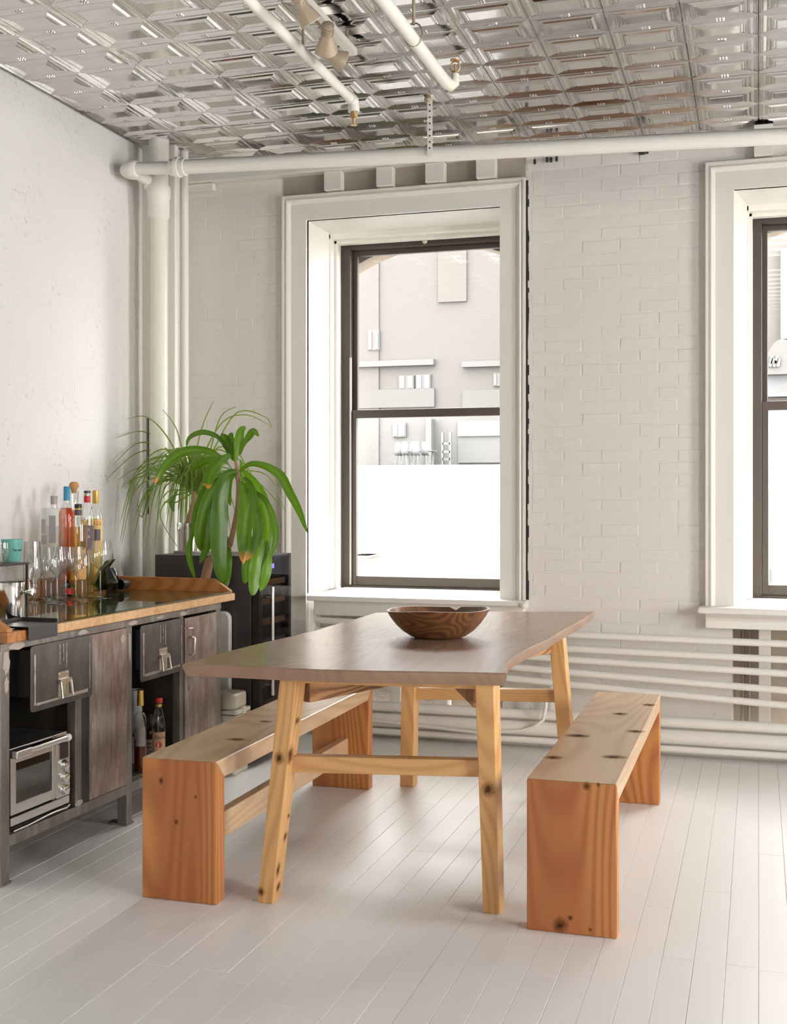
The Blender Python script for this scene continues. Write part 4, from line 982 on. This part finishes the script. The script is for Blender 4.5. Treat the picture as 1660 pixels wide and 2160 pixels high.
# ---- toaster oven in the open bay
ov = root('toaster_oven', MW[cb] @ Vector((-.012,.048,.176)), 'stainless steel toaster oven with glass door in the open cabinet bay', 'oven', rz=CA)
ow, oh = .345, .262
def ob(nm, x0,x1,y0,y1,z0,z1,mat,par=ov,bevel=0): return MB().box(x0,x1,y0,y1,z0,z1).build(nm, mat, par, local=True, bevel=bevel)
body = MB().box(-.34,-.01,0,.006,.02,oh).box(-.34,-.01,ow-.085,ow,.02,oh).box(-.34,-.01,.006,ow-.085,oh-.006,oh).box(-.34,-.01,.006,ow-.085,.02,.03).box(-.34,-.33,.006,ow-.085,.03,oh-.006)
body.build('body', M['brushed'], ov, local=True, bevel=.002)
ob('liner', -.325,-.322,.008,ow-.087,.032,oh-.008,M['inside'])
dr = MB(); dy0, dy1, dz0, dz1 = .004, ow-.082, .042, oh-.020
dr.box(-.01,.004,dy0,dy0+.030,dz0,dz1).box(-.01,.004,dy1-.024,dy1,dz0,dz1).box(-.01,.004,dy0+.030,dy1-.024,dz0,dz0+.034).box(-.01,.004,dy0+.030,dy1-.024,dz1-.028,dz1)
dd = dr.build('door', M['brushed'], ov, local=True, bevel=.002)
MB().box(-.006,-.003,dy0+.028,dy1-.022,dz0+.032,dz1-.026).build('door_glass', M['oven_glass'], dd, local=True)
MB().tube([(.024,-.002,oh-.012),(.024,ow-.045,oh-.012)], .012, 14).build('door_handle', M['chrome'], dd, local=True, smooth=50)
MB().box(.000,.036,-.004,.080,oh-.026,oh+.001).build('handle_end', M['brushed'], dd, local=True, bevel=.004)
MB().lathe([(0,-.01),(.013,-.008),(.014,0),(.013,.014),(0,.016)], (.024,ow-.045,oh-.012), 14, 'y').build('handle_cap', M['lab_white'], dd, local=True, smooth=40)
ob('control_panel', -.01,.003,ow-.080,ow,.036,oh-.018,M['brushed'],bevel=.002)
ob('display', .003,.0042,ow-.062,ow-.012,oh-.090,oh-.030,M['black'])
for z in (.150,.108,.062): MB().lathe([(0,0),(.020,0),(.018,.014),(.010,.018),(0,.018)], (.003,ow-.038,z), 18, 'x').build('dial', M['chrome'], ov, local=True, smooth=35)
ob('crumb_tray', -.30,.004,.004,ow-.004,.006,.034,M['brushed'],bevel=.002)
for z in (.150,.108): 
    w_ = MB().tube([(-.02,.012,z),(-.02,ow-.09,z)], .0022, 6)
    for i in range(14): w_.tube([(-.02,.02+i*.017,z),(-.30,.02+i*.017,z)], .0012, 5)
    w_.build('wire_rack', M['chrome'], ov, local=True)
for y in (.02, ow-.03): ob('foot', -.06,-.03,y,y+.02,-.012,.008,M['black'])
tg_ = [(28,.1645),(60,.1650),(92,.1700),(115,.1720),(140,.1690),(147,.1760)]
solo(MB().tube([MW[cb] @ Vector((-.0038, CB(px,1700,v=-.0038).y, z)) for px, z in tg_], .0034, 8), 'steel_tongs', M['brushed'], 'thin bent steel strip lying below the toaster oven', 'tongs', smooth=50)
# ---- bottles and vase in the other open bay
ZB = .165
def in_bay(name, px, v, label, cat, group='bottles in the open bay'):
    u = CB(px,1550,v=v).y; w_ = MW[cb] @ Vector((v,u,ZB)); o_ = root(name, w_, label, cat, group, rz=CA); return o_, (w_.x*-_s+w_.y*_c)/F
def zb_(py,k): return EYE - (py-YHP)*k - ZB
b, k = in_bay('patterned_vase', 287, -.165, 'white porcelain vase with blue sprigs in the open bay', 'vase', None)
pz = [(.030,0),(.036,.01),(.040,.08),(.036,.15),(.026,.21),(.020,.25),(.030,.30),(.030,.305),(.020,.28)]
lat('body', pz, M['porcelain'], b)
for i in range(26):
    z = R.uniform(.02,.16); a_ = R.uniform(-2.6,.6); r0 = .0445 + .006*math.sin(z*19)
    r0 = .036+.004*(z-.01)/.07 if z < .08 else .04-.004*(z-.08)/.07
    c = Vector((r0*math.cos(a_), r0*math.sin(a_), z)); t1 = Vector((-math.sin(a_),math.cos(a_),0)); up = Vector((0,0,1)); nn = Vector((math.cos(a_),math.sin(a_),0))*.0012
    q = R.uniform(0,3.1); e1 = t1*math.cos(q)+up*math.sin(q); e2 = t1*-math.sin(q)+up*math.cos(q)
    MB().add([c+nn+e1*.008, c+nn+e2*.0035, c+nn-e1*.008, c+nn-e2*.0035], [(0,1,2,3)]).build('sprig', M['inkblue'], b, local=True)
b, k = in_bay('wine_bottle', 296, -.055, 'clear bottle with a long gold foil cap in the open bay', 'bottle')
r_ = 13*k; zt = zb_(1456,k)
shell('glass', bottle_prof(r_, zb_(1515,k), zb_(1502,k), 5.6*k, zb_(1484,k)), M['bottle'], b); lat('contents', [(r_*.9,.005),(r_*.94,.01),(r_*.94,zb_(1560,k)),(0,zb_(1560,k))], M['brownliq'], b)
lat('cap', [(7.2*k,zb_(1488,k)),(7.4*k,zb_(1487,k)),(6.6*k,zt),(6*k,zt+.001)], M['gold'], b); label_wrap(b, r_, zb_(1572,k), zb_(1532,k), M['lab_grey'], 50)
b, k = in_bay('liqueur_bottle', 317, -.095, 'squat brown liqueur bottle with ornate white label in the open bay', 'bottle')
r_ = 13*k; shell('glass', bottle_prof(r_, zb_(1548,k), zb_(1535,k), 5*k, zb_(1512,k)), M['bottle'], b); lat('contents', [(r_*.9,.005),(r_*.94,.01),(r_*.94,zb_(1546,k)),(0,zb_(1545,k))], M['brownliq'], b)
lat('cap', [(5.4*k,zb_(1513,k)),(5.6*k,zb_(1512,k)),(5.6*k,zb_(1506,k)),(0,zb_(1505,k))], M['black'], b); lb, c = label_wrap(b, r_, zb_(1594,k), zb_(1557,k), M['lab_white'], 62)
for i in range(4): strokes(b, r_, zb_(1566+8*i,k), c, 7, .006, .007, i, .6)
b, k = in_bay('vodka_bottle', 335, -.040, 'bottle with red cap and tan lettered label in the open bay', 'bottle')
r_ = 14*k; shell('glass', bottle_prof(r_, zb_(1530,k), zb_(1495,k), 6.2*k, zb_(1482,k)), M['bottle'], b)
lat('cap', [(7.4*k,zb_(1482,k)),(7.8*k,zb_(1481,k)),(7.8*k,zb_(1473,k)),(7*k,zb_(1472,k))], M['red'], b); lat('neck_band', [(6.6*k,zb_(1490,k)),(6.8*k,zb_(1485,k))], M['gold'], b)
lb, c = label_wrap(b, r_, zb_(1592,k), zb_(1542,k), M['lab_tan'], 66); write(b, "Tito's", .020, r_, zb_(1553,k), M['ink'], c, .0016, .1)
zc_, re_ = (zb_(1575,k)+zb_(1562,k))/2, 6.5*k
ring = [(c + re_*math.cos(2*math.pi*i/18)/r_, zc_ + re_*math.sin(2*math.pi*i/18)) for i in range(18)]
MB().add([((r_+.0018)*math.cos(a_), (r_+.0018)*math.sin(a_), z_) for a_, z_ in ring], [tuple(range(18))]).build('emblem', M['inkred'], b, local=True)

# ================================================================== FRIDGE AND CASES BEHIND THE CABINET
fx0, fx1, fy0, fy1, fh = -2.823, -2.262, 5.20, 5.59, .998
fg = root('wine_fridge', (fx0,fy0,0), 'black wine fridge with a glass door under the trailing plant', 'fridge')
MB().box(fx0,fx1-.05,fy0,fy1,.02,fh-.006).box(fx0,fx1-.05,fy0,fy1,fh-.006,fh).build('cabinet_body', M['fridge'], fg, bevel=.002)
ins = MB().box(fx1-.045,fx1-.005,fy0,fy0+.035,.05,fh).box(fx1-.045,fx1-.005,fy1-.03,fy1,.05,fh).box(fx1-.045,fx1-.005,fy0+.035,fy1-.03,.05,.10).box(fx1-.045,fx1-.005,fy0+.035,fy1-.03,fh-.012,fh)
do = ins.build('door', M['black'], fg, bevel=.002)
MB().box(fx1-.006,fx1-.002,fy0+.001,fy1-.001,.052,fh-.002).build('door_glass', M['smoke_glass'], do)
MB().tube([(fx1+.035,fy0+.06,.33),(fx1+.035,fy0+.06,.85)], .009, 12).build('door_handle', M['brushed'], do, smooth=60)
for z in (.38,.80): MB().tube([(fx1-.004,fy0+.06,z),(fx1+.035,fy0+.06,z)], .005, 8).build('handle_post', M['brushed'], do)
for z in (.16,.26,.36,.46,.56,.66,.76,.85): MB().box(fx1-.046,fx1-.022,fy0+.04,fy1-.034,z,z+.028).build('shelf_front', M['lab_tan'] if z not in (.56,) else M['lab_grey'], fg)
for i in range(7): MB().box(fx1-.046,fx1-.030,fy0+.04,fy1-.034,.895+i*.012,.901+i*.012).build('vent_slat', M['blackmetal'], fg)
MB().box(fx1-.030,fx1-.028,fy0+.16,fy0+.23,.930,.952).build('display', M['led'], fg)
for i in range(4): MB().box(fx0+.02+(fx1-fx0-.12)*(i%2),fx0+.05+(fx1-fx0-.12)*(i%2),fy0+.02+(fy1-fy0-.07)*(i//2),fy0+.05+(fy1-fy0-.07)*(i//2),0,.02).build('foot', M['black'], fg)
cs = root('plastic_case', (-2.37,5.06,0), 'beige plastic case with latched lid standing behind the cabinet', 'case')
MB().rbox(-2.45,-2.300,4.99,5.145,.0,.255,.015,'xy').build('body', M['beige'], cs, bevel=.006)
MB().rbox(-2.45,-2.285,4.985,5.15,.255,.275,.015,'xy').rbox(-2.45,-2.288,4.985,5.15,.279,.298,.015,'xy').build('rim', M['beige'], cs, bevel=.004)
MB().rbox(-2.45,-2.302,4.99,5.145,.298,.372,.03,'xy').build('lid', M['beige'], cs, bevel=.014, seg=3)
MB().box(-2.302,-2.286,5.05,5.09,.235,.305).build('latch', M['beige'], cs, bevel=.003)
for y in (5.0,5.12): MB().box(-2.304,-2.298,y,y+.006,.02,.24).build('rib', M['beige'], cs)
solo(MB().rbox(-2.56,-2.405,5.158,5.19,.0,.735,.035,'xz'), 'white_panel', M['white'], 'tall white rounded plastic panel standing between cabinet and wine fridge', 'panel', bevel=.008, seg=3)

# ================================================================== PLANTS
def leaf(nm, pts, w, mat, par, fold=.25, tw=0.0, ruffle=0.0, prof=None):
    """blade along a path, folded along its midrib"""
    P_ = [Vector(p) for p in pts]; n = 16; path = []
    for i in range(n+1):                                   # Catmull-Rom through the points
        t_ = i/n*(len(P_)-1); k = min(int(t_), len(P_)-2); u = t_-k
        p0, p1, p2, p3 = P_[max(k-1,0)], P_[k], P_[k+1], P_[min(k+2,len(P_)-1)]
        path.append(.5*((2*p1)+(p2-p0)*u+(2*p0-5*p1+4*p2-p3)*u*u+(3*p1-p0-3*p2+p3)*u*u*u))
    vs = []; cols = []; cam_ = Vector((0,0,EYE)); ph = R.uniform(0,6)
    for i, p in enumerate(path):
        t_ = i/n; d = (path[min(i+1,n)]-path[max(i-1,0)]).normalized(); view = (cam_-p).normalized()
        side = d.cross(view)
        if side.length < 1e-3: side = d.orthogonal()
        side.normalize(); nrm = side.cross(d).normalized()
        a_ = tw*math.sin(t_*4+ph); sd = side*math.cos(a_)+nrm*math.sin(a_); nn = nrm*math.cos(a_)-side*math.sin(a_)
        ww = w*.5*(min(1,.28+1.5*t_) * (max(0,1-t_**5))**.75) if prof is None else w*.5*prof(t_)
        ww = max(ww, .0006)
        for q in (-1,-.5,0,.5,1):
            vs.append(p + sd*ww*q + nn*(abs(q)*-ww*fold + .02*0) + nn*ruffle*math.sin(t_*17+q*2.2+ph)*abs(q)*ww); cols.append((1-abs(abs(q)-.45)*1.6 if False else (.9 if q == 0 else .25 if abs(q) == .5 else .55), t_, 0, 1))
    fs = [(i*5+j, i*5+j+1, (i+1)*5+j+1, (i+1)*5+j) for i in range(n) for j in range(4)]
    m_ = MB(); m_.add(vs, fs)
    if par is None: return vs, fs, cols
    inv = MW[par].inverted(); me = bpy.data.meshes.new(nm); me.from_pydata([inv @ v_ for v_ in vs], [], fs)
    ca = me.color_attributes.new('leaf', 'FLOAT_COLOR', 'POINT')
    for i, c_ in enumerate(cols): ca.data[i].color = c_
    me.polygons.foreach_set('use_smooth', [True]*len(fs)); me.materials.append(mat)
    o_ = bpy.data.objects.new(nm, me); COL.objects.link(o_); o_.parent = par; MW[o_] = MW[par]; return o_
def z4(pts, y0, y1):
    out = []
    for i, (zx, zy) in enumerate(pts): out.append(P(220+zx/3.609, 840+zy/3.609, Y=y0+(y1-y0)*i/(len(pts)-1)))
    return out
YD = 5.10
dr_ = root('dracaena_plant', (-2.60,YD,0), 'potted dracaena with broad drooping green leaves behind the bar cabinet', 'plant')
pot = Vector((-2.62,5.095,0)); MB().lathe([(.060,0),(.064,.005),(.080,.19),(.086,.19),(.086,.215),(.078,.215),(.074,.19),(0,.185)], pot, 24).build('pot', M['clay'], dr_, smooth=40)
tk = [(pot.x,pot.y,.18),(pot.x+.005,pot.y,.60)] + z4([(765,1390),(800,1240),(880,1170),(955,1120),(985,1000),(1015,850),(1025,700),(1015,560),(1000,470)], YD-.01, YD-.02)
MB().tube(tk, [.024,.024,.024,.022,.020,.013,.0125,.0125,.012,.011,.007], 12).build('trunk', M['trunk'], dr_, smooth=60)
for i in range(22):
    t_ = i/21; q = Vector(tk[5]).lerp(Vector(tk[8]), t_) if False else None
    a_, b_ = (tk[5],tk[6]) if t_ < .33 else (tk[6],tk[7]) if t_ < .66 else (tk[7],tk[8]); u = (t_*3) % 1 if t_ < 1 else 1
    c_ = Vector(a_).lerp(Vector(b_), u); d_ = (Vector(b_)-Vector(a_)).normalized()
    MB().tube([c_-d_*.0012, c_+d_*.0012], .0142, 12).build('trunk_ring', M['clay'], dr_)
LV = [ # path in photo, depth at base and tip, width (px of the enlarged view), light?
 ([(1000,480),(1010,400),(1025,310),(1040,245),(1078,220)],-.02,-.03,72,1),([(985,470),(955,390),(925,320),(888,272)],-.01,.03,88,0),([(990,480),(985,390),(960,300),(975,262)],.01,.05,60,0),
 ([(1030,430),(1060,345),(1105,285),(1135,250),(1178,290)],-.01,-.05,60,0),([(960,430),(900,340),(850,285),(760,258),(690,272),(640,310),(625,375)],0,.02,46,0),
 ([(940,500),(870,440),(780,398),(660,395),(560,430),(470,505),(410,590),(383,655)],-.02,-.12,80,0),([(950,450),(840,462),(750,490),(660,552)],.01,.06,62,0),
 ([(960,430),(900,470),(835,530),(800,600),(788,690)],-.03,-.10,112,0),([(1010,560),(935,585),(895,700),(880,900),(872,1100),(880,1290),(900,1405)],-.03,-.12,150,0),
 ([(960,590),(850,660),(785,760),(740,950),(725,1080),(738,1165)],0,-.06,105,1),([(930,620),(850,750),(820,950),(780,1130),(722,1262)],.0,-.03,82,0),
 ([(940,600),(800,650),(720,780),(680,930),(664,1070)],.02,.02,48,0),([(720,900),(668,1050),(645,1150),(655,1260),(695,1385)],.0,-.08,52,1),
 ([(1030,640),(1062,700),(1078,850),(1062,1050),(1058,1262)],-.02,-.07,140,1),([(1060,600),(1120,680),(1150,850),(1170,1000),(1140,1130),(1082,1235)],-.03,-.10,92,0),
 ([(1060,550),(1150,650),(1210,800),(1240,1000),(1215,1280)],-.01,-.03,105,1),([(1080,690),(1190,740),(1265,850),(1300,1000),(1295,1110),(1258,1225)],-.02,-.06,56,0),
 ([(1090,980),(1105,1130),(1085,1290),(1068,1412)],-.01,-.03,95,1),([(1180,980),(1175,1180),(1150,1350),(1128,1505)],-.03,-.08,120,1),([(1240,1080),(1245,1230),(1225,1370),(1185,1468)],-.02,-.05,85,1),
 ([(1030,560),(1110,500),(1230,520),(1340,590),(1400,700),(1480,850),(1548,1030)],-.02,-.14,78,0),([(1010,560),(960,620),(945,700),(960,820)],.02,.03,52,1),([(905,980),(930,1150),(925,1330),(918,1458)],.0,-.03,95,1),
 ([(560,700),(520,770),(515,815),(530,865)],.03,.02,40,0),([(1010,600),(940,570),(860,600),(790,640)],.02,.06,44,0),([(1040,470),(1050,560),(1040,680),(1075,800)],.03,.05,60,1)]
for pts_, a_, b_, w_, li in LV:
    leaf('leaf', z4(pts_, YD-.02+a_, YD-.02+b_), w_/3.609*.0021, M['leaf_tip' if (li == 2 or pts_[-1] in ((383,655),(788,690),(1058,1262),(1082,1235))) else 'leaf_light' if li else 'leaf'], dr_, .22, .25, .10)
# ponytail palm on the fridge
pp = root('ponytail_palm', (-2.76,5.40,fh), 'thin-leaved ponytail palm in a pale pot on top of the wine fridge', 'plant')
kp = .00225; pc = P(398,1168,Y=5.40); pc = Vector((pc.x,5.40,fh+.001))
MB().lathe([(.052,0),(.056,.004),(.060,.135),(.060,.15),(.055,.15),(.052,.13),(0,.125)], pc, 24).build('pot', glassmat('frosted_pot',(.82,.82,.79),.2,.6,base=.35), pp, smooth=40)
MB().lathe([(.0,.01),(.050,.01),(.052,.12),(0,.125)], pc, 20).build('soil', M['trunk'], pp, smooth=40)
MB().lathe([(0,-.0005),(.072,-.0005),(.075,.008),(.070,.010),(0,.004)], pc, 24).build('saucer', M['greycap'], pp, smooth=40)
crown = P(412,1035,Y=5.40)
MB().tube([pc+Vector((0,0,.11)), pc+Vector((.012,0,.17)), crown+Vector((0,0,-.05)), crown], [.030,.024,.020,.016], 12).build('trunk', M['trunk'], pp, smooth=60)
vs_, fs_, cs_ = [], [], []
def strand(pts, w):
    a, f, c = leaf('', pts, w, None, None, .3, .3, 0, lambda t_: (1-t_)**.5*.9+.1)
    b0 = len(vs_); vs_.extend(a); fs_.extend([tuple(b0+i for i in q) for q in f]); cs_.extend(c)
def to(px, py, dy):
    p = P(px, py, Y=5.40+dy)
    return p if p.x > XL+.04 else P(px, py, X=XL+.04)
HAND = [[(340,950),(290,935),(235,985)],[(345,960),(290,955),(225,1010)],[(360,1000),(300,985),(248,1012)],[(355,925),(310,880),(268,884)],[(345,940),(300,910),(242,925)],[(330,990),(295,1000),(255,1030)],
        [(415,950),(430,890),(452,843)],[(440,960),(465,880),(500,857)],[(450,950),(500,870),(560,880),(573,905)],[(430,960),(470,890),(520,875),(570,898)],[(330,1010),(300,1090),(290,1060)],[(350,1040),(335,1110),(345,1140)],
        [(370,1060),(340,1060),(325,1090)],[(360,1050),(338,1090),(375,1155)],[(430,1000),(520,1000),(600,1075)],[(385,950),(370,900),(340,860)],[(460,1000),(560,1000),(603,1080)]]
for h_ in HAND:
    dy = R.uniform(-.12,.10); strand([crown] + [to(x,y,dy*(i+1)/len(h_)) for i,(x,y) in enumerate(h_)], .0085)
for i in range(120):
    a_ = R.uniform(0,2*math.pi); L = R.uniform(.22,.42); up_ = R.uniform(.05,.26); dr0 = R.uniform(.0,.45)
    dx, dy = math.cos(a_), math.sin(a_)*.75
    if dx*L*.95 + crown.x < XL + .02: L = max(.08, (crown.x-XL-.03)/abs(dx)/.95)
    if dy > 0: L *= .45
    strand([crown+Vector((0,0,R.uniform(-.04,.01))), crown+Vector((dx*L*.35,dy*L*.35,up_*.8)), crown+Vector((dx*L*.75,dy*L*.75,up_*.7-dr0*.2)), crown+Vector((dx*L*.95,dy*L*.95,up_*.2-dr0*.75))], .0085)
vs_ = [Vector((max(v_.x, XL+.012), v_.y, v_.z)) for v_ in vs_]
inv = MW[pp].inverted(); me = bpy.data.meshes.new('foliage'); me.from_pydata([inv @ v_ for v_ in vs_], [], fs_)
ca = me.color_attributes.new('leaf', 'FLOAT_COLOR', 'POINT')
for i, c_ in enumerate(cs_): ca.data[i].color = c_
me.polygons.foreach_set('use_smooth', [True]*len(fs_)); me.materials.append(M['grassleaf'])
o = bpy.data.objects.new('foliage', me); COL.objects.link(o); o.parent = pp; o['kind'] = 'stuff'

# ================================================================== OUTSIDE THE WINDOWS
M['o_brick'] = plain('far_brick', (.058,.0545,.0525), .9, var=.03)
M['o_tan'] = plain('far_tan_brick', (.060,.055,.050), .9, var=.04)
M['o_band'] = plain('far_stone_band', (.060,.0585,.0567), .9, var=.02)
M['o_white'] = plain('far_white_paint', (.063,.0622,.0612), .8, var=.02)
M['o_pane'] = plain('far_window_pane', (.051,.052,.052), .5)
M['o_grey'] = plain('far_grey_metal', (.052,.053,.055), .6)
M['o_dark'] = plain('far_dark_metal', (.030,.029,.029), .6)
M['street'] = plain('street_asphalt', (0.0680,0.0680,0.0680), .9)
YO = 42.0
tag(MB().box(-80,80,7.2,120,-6.2,-6.0).build('ground_street', M['street']), 'pale street ground far below the windows', kind='structure')
def q(px, py, Y=YO): return P(px, py, Y=Y)
fb = root('brick_building', (q(900,900).x,YO,-6), 'hazy pale brick building seen through the window behind the table', 'building')
xa, xb = q(600,900).x-6, q(1240,900).x
zt_ = q(900,500).z + 6; zlow = q(900,990).z
MB().box(xa,xb,YO,YO+8,zlow,zt_).build('facade', M['o_brick'], fb)
MB().box(xa,q(800,700).x,YO-.08,YO,zlow,zt_).build('facade_bay', plain('far_bay_brick',(.0605,.056,.053),.9), fb)
MB().box(q(925,600).x,q(985,600).x,YO-.10,YO,q(900,640).z,zt_).build('pilaster', M['o_tan'], fb)
for x0,x1,y0,y1 in ((755,918,764,776),(977,1120,764,776)): MB().box(q(x0,y0).x,q(x1,y0).x,YO-.25,YO,q(x0,y1).z,q(x0,y0).z).build('ledge', M['o_white'], fb)
for x0,x1,y0,y1 in ((755,918,824,862),(977,1120,824,862)): MB().box(q(x0,y0).x,q(x1,y0).x,YO-.15,YO,q(x0,y1).z,q(x0,y0).z).build('parapet', M['o_band'], fb)
for x0,x1,y0,y1 in ((845,873,795,822),(881,908,793,822),(1044,1060,790,815),(832,856,895,922),(780,800,700,740)):
    f_ = MB().box(q(x0-2,y0).x,q(x1+2,y0).x,YO-.12,YO,q(x0,y1).z,q(x0,y0-2).z).build('window', M['o_white'], fb)
    xm = (q(x0,y0).x+q(x1,y0).x)/2
    for a_, b_ in ((q(x0,y0).x,xm-.06),(xm+.06,q(x1,y0).x)): MB().box(a_,b_,YO-.15,YO-.11,q(x0,y1-2).z,q(x0,y0).z).build('pane', M['o_pane'], f_)
MB().box(q(968,930).x,q(1120,930).x,YO-.12,YO,q(900,977).z,q(900,922).z).build('roller_door', M['o_band'], fb)
MB().box(q(968,930).x,q(1120,930).x,YO-.2,YO,q(900,922).z,q(900,890).z).build('shop_sign', M['o_white'], fb)
MB().box(q(906,930).x,q(917,930).x,YO-.5,YO,zlow,q(900,885).z).build('column', M['o_white'], fb)
lad = MB()
for x in (944,960): lad.box(q(x,940).x-.04,q(x,940).x+.04,YO-.75,YO-.65,zlow,q(900,915).z)
for y in (938,955,970): lad.box(q(944,y).x,q(960,y).x,YO-.75,YO-.65,q(900,y).z-.04,q(900,y).z+.04)
solo(lad, 'shelf_ladder', M['o_grey'], 'faint open ladder shelf against the building across the street', 'ladder')
# terrace with white shell chairs
tg = MB().box(xa,xb,YO-6,YO,zlow-.3,zlow)
tag(tg.build('ground_terrace', M['o_white']), 'white raised terrace in front of the building across the street', kind='structure')
wl_ = MB().box(xa-4,xb+3,YO-6.4,YO-6,-6,zlow)
tag(wl_.build('wall_terrace', plain('far_terrace_wall',(0.2040,0.2040,0.2108),.8)), 'blown-out white terrace wall across the street', kind='structure')
YC = YO-2.2
td = root('terrace_table', (q(880,960,YC).x,YC,zlow), 'dark bistro table among the white chairs on the far terrace', 'table')
zx = q(880,948,YC).z; MB().box(q(850,948,YC).x,q(908,948,YC).x,YC+.2,YC+.9,zx-.06,zx).build('table_top', M['o_grey'], td)
for px in (853,905): MB().box(q(px,950,YC).x-.03,q(px,950,YC).x+.03,YC+.5,YC+.56,zlow,zx-.06).build('leg', M['o_grey'], td)
for px, lb in ((841,'first'),(861,'second'),(873,'third'),(884,'fourth'),(897,'last')):
    c_ = q(px,985,YC-.6); ch = root('shell_chair', (c_.x,YC-.6,zlow), '%s white shell chair counted from the left on the far terrace' % lb, 'chair', 'white chairs on the terrace')
    m_ = MB(); w_ = .13; yy = {'second': .35, 'fourth': .35}.get(lb, 0); zs = zlow+.42
    vs = []
    for i in range(7):
        t_ = i/6; ww = w_*(1-.35*(2*t_-1)**4)
        for k in (-1,-.4,.4,1): vs.append((c_.x+ww*k, YC-.6-yy+.18-.30*min(1,t_*2.2)+.05*abs(k), zs + max(0,t_-.35)*.72))
    m_.add(vs, [(i*4+j,i*4+j+1,(i+1)*4+j+1,(i+1)*4+j) for i in range(6) for j in range(3)])
    o_ = m_.build('seat_shell', plain('far_chair_white',(.070,.070,.072),.5) if lb == 'first' else bpy.data.materials['far_chair_white'], ch, smooth=60)
    sm = o_.modifiers.new('thick','SOLIDIFY'); sm.thickness = .03
    for sx in (-1,1):
        for sy in (-1,1): MB().tube([(c_.x+sx*.06,YC-.6-yy+sy*.09,zs),(c_.x+sx*.10,YC-.6-yy+sy*.13,zlow)], .014, 6).build('leg', M['o_grey'], ch)
# box planter low in the first window
pb = P(745,1200,Y=11.0); solo(MB().box(P(738,1175,Y=11).x,P(775,1175,Y=11).x,11.0,11.4,-6,P(745,1172,Y=11).z).box(P(736,1175,Y=11).x,P(777,1175,Y=11).x,10.97,11.43,P(745,1176,Y=11).z,P(745,1172,Y=11).z), 'roof_chimney', plain('far_chimney_brick',(.062,.054,.047),.9), 'pale brick chimney stack just outside the lower corner of the window', 'chimney')
# second window: tan brick pier, grey arched sign, bands
YS = 30.0
def q2(px, py): return P(px, py, Y=YS)
sb = root('tan_building', (q2(1640,900).x,YS,-6), 'tan brick building across the street seen in the second window', 'building')
x0 = q2(1585,700).x; xe = 14.0
MB().box(x0,xe,YS+.6,YS+6,-6,q2(1640,500).z+7).build('facade', M['o_tan'], sb)
MB().box(q2(1647,600).x,q2(1655,600).x+.3,YS+.3,YS+.6,q2(1640,712).z,q2(1640,520).z).build('grey_pier', M['o_grey'], sb)  # narrow pier in the same grey as the cornice
MB().box(x0,xe,YS+.2,YS+.6,q2(1640,835).z,q2(1640,790).z).build('cornice', M['o_grey'], sb)
MB().box(x0,xe,YS+.1,YS+.6,q2(1640,888).z,q2(1640,862).z).build('band', M['o_band'], sb)
MB().box(x0,xe,YS+.3,YS+.6,-6,q2(1640,890).z).build('white_front', M['o_white'], sb)
cxs, czs = q2(1650,790).x, q2(1650,790).z; ra = abs(q2(1650,790).x-q2(1612,790).x); hz = q2(1650,716).z-czs
arch = [(cxs+ra*math.cos(math.pi*i/16), czs+hz*math.sin(math.pi*i/16)) for i in range(17)]
ar = MB().prism(arch, YS-.1, YS+.2, 'xz').build('arched_sign', M['o_band'], sb)
for i in range(5):
    a_ = q2(1624+i*4,775-6*(i%2)); b_ = q2(1628+i*4,752+5*(i%3)); MB().bar((a_.x,YS-.14,a_.z),(b_.x,YS-.14,b_.z),.05,.07).build('sign_stroke', M['o_white'], ar)
for y0,y1 in ((935,1040),(1200,1230)): MB().box(q2(1612,y0).x,q2(1623,y0).x,YS+.2,YS+.32,q2(1612,y1).z,q2(1612,y0).z).build('window', M['o_grey'], sb)
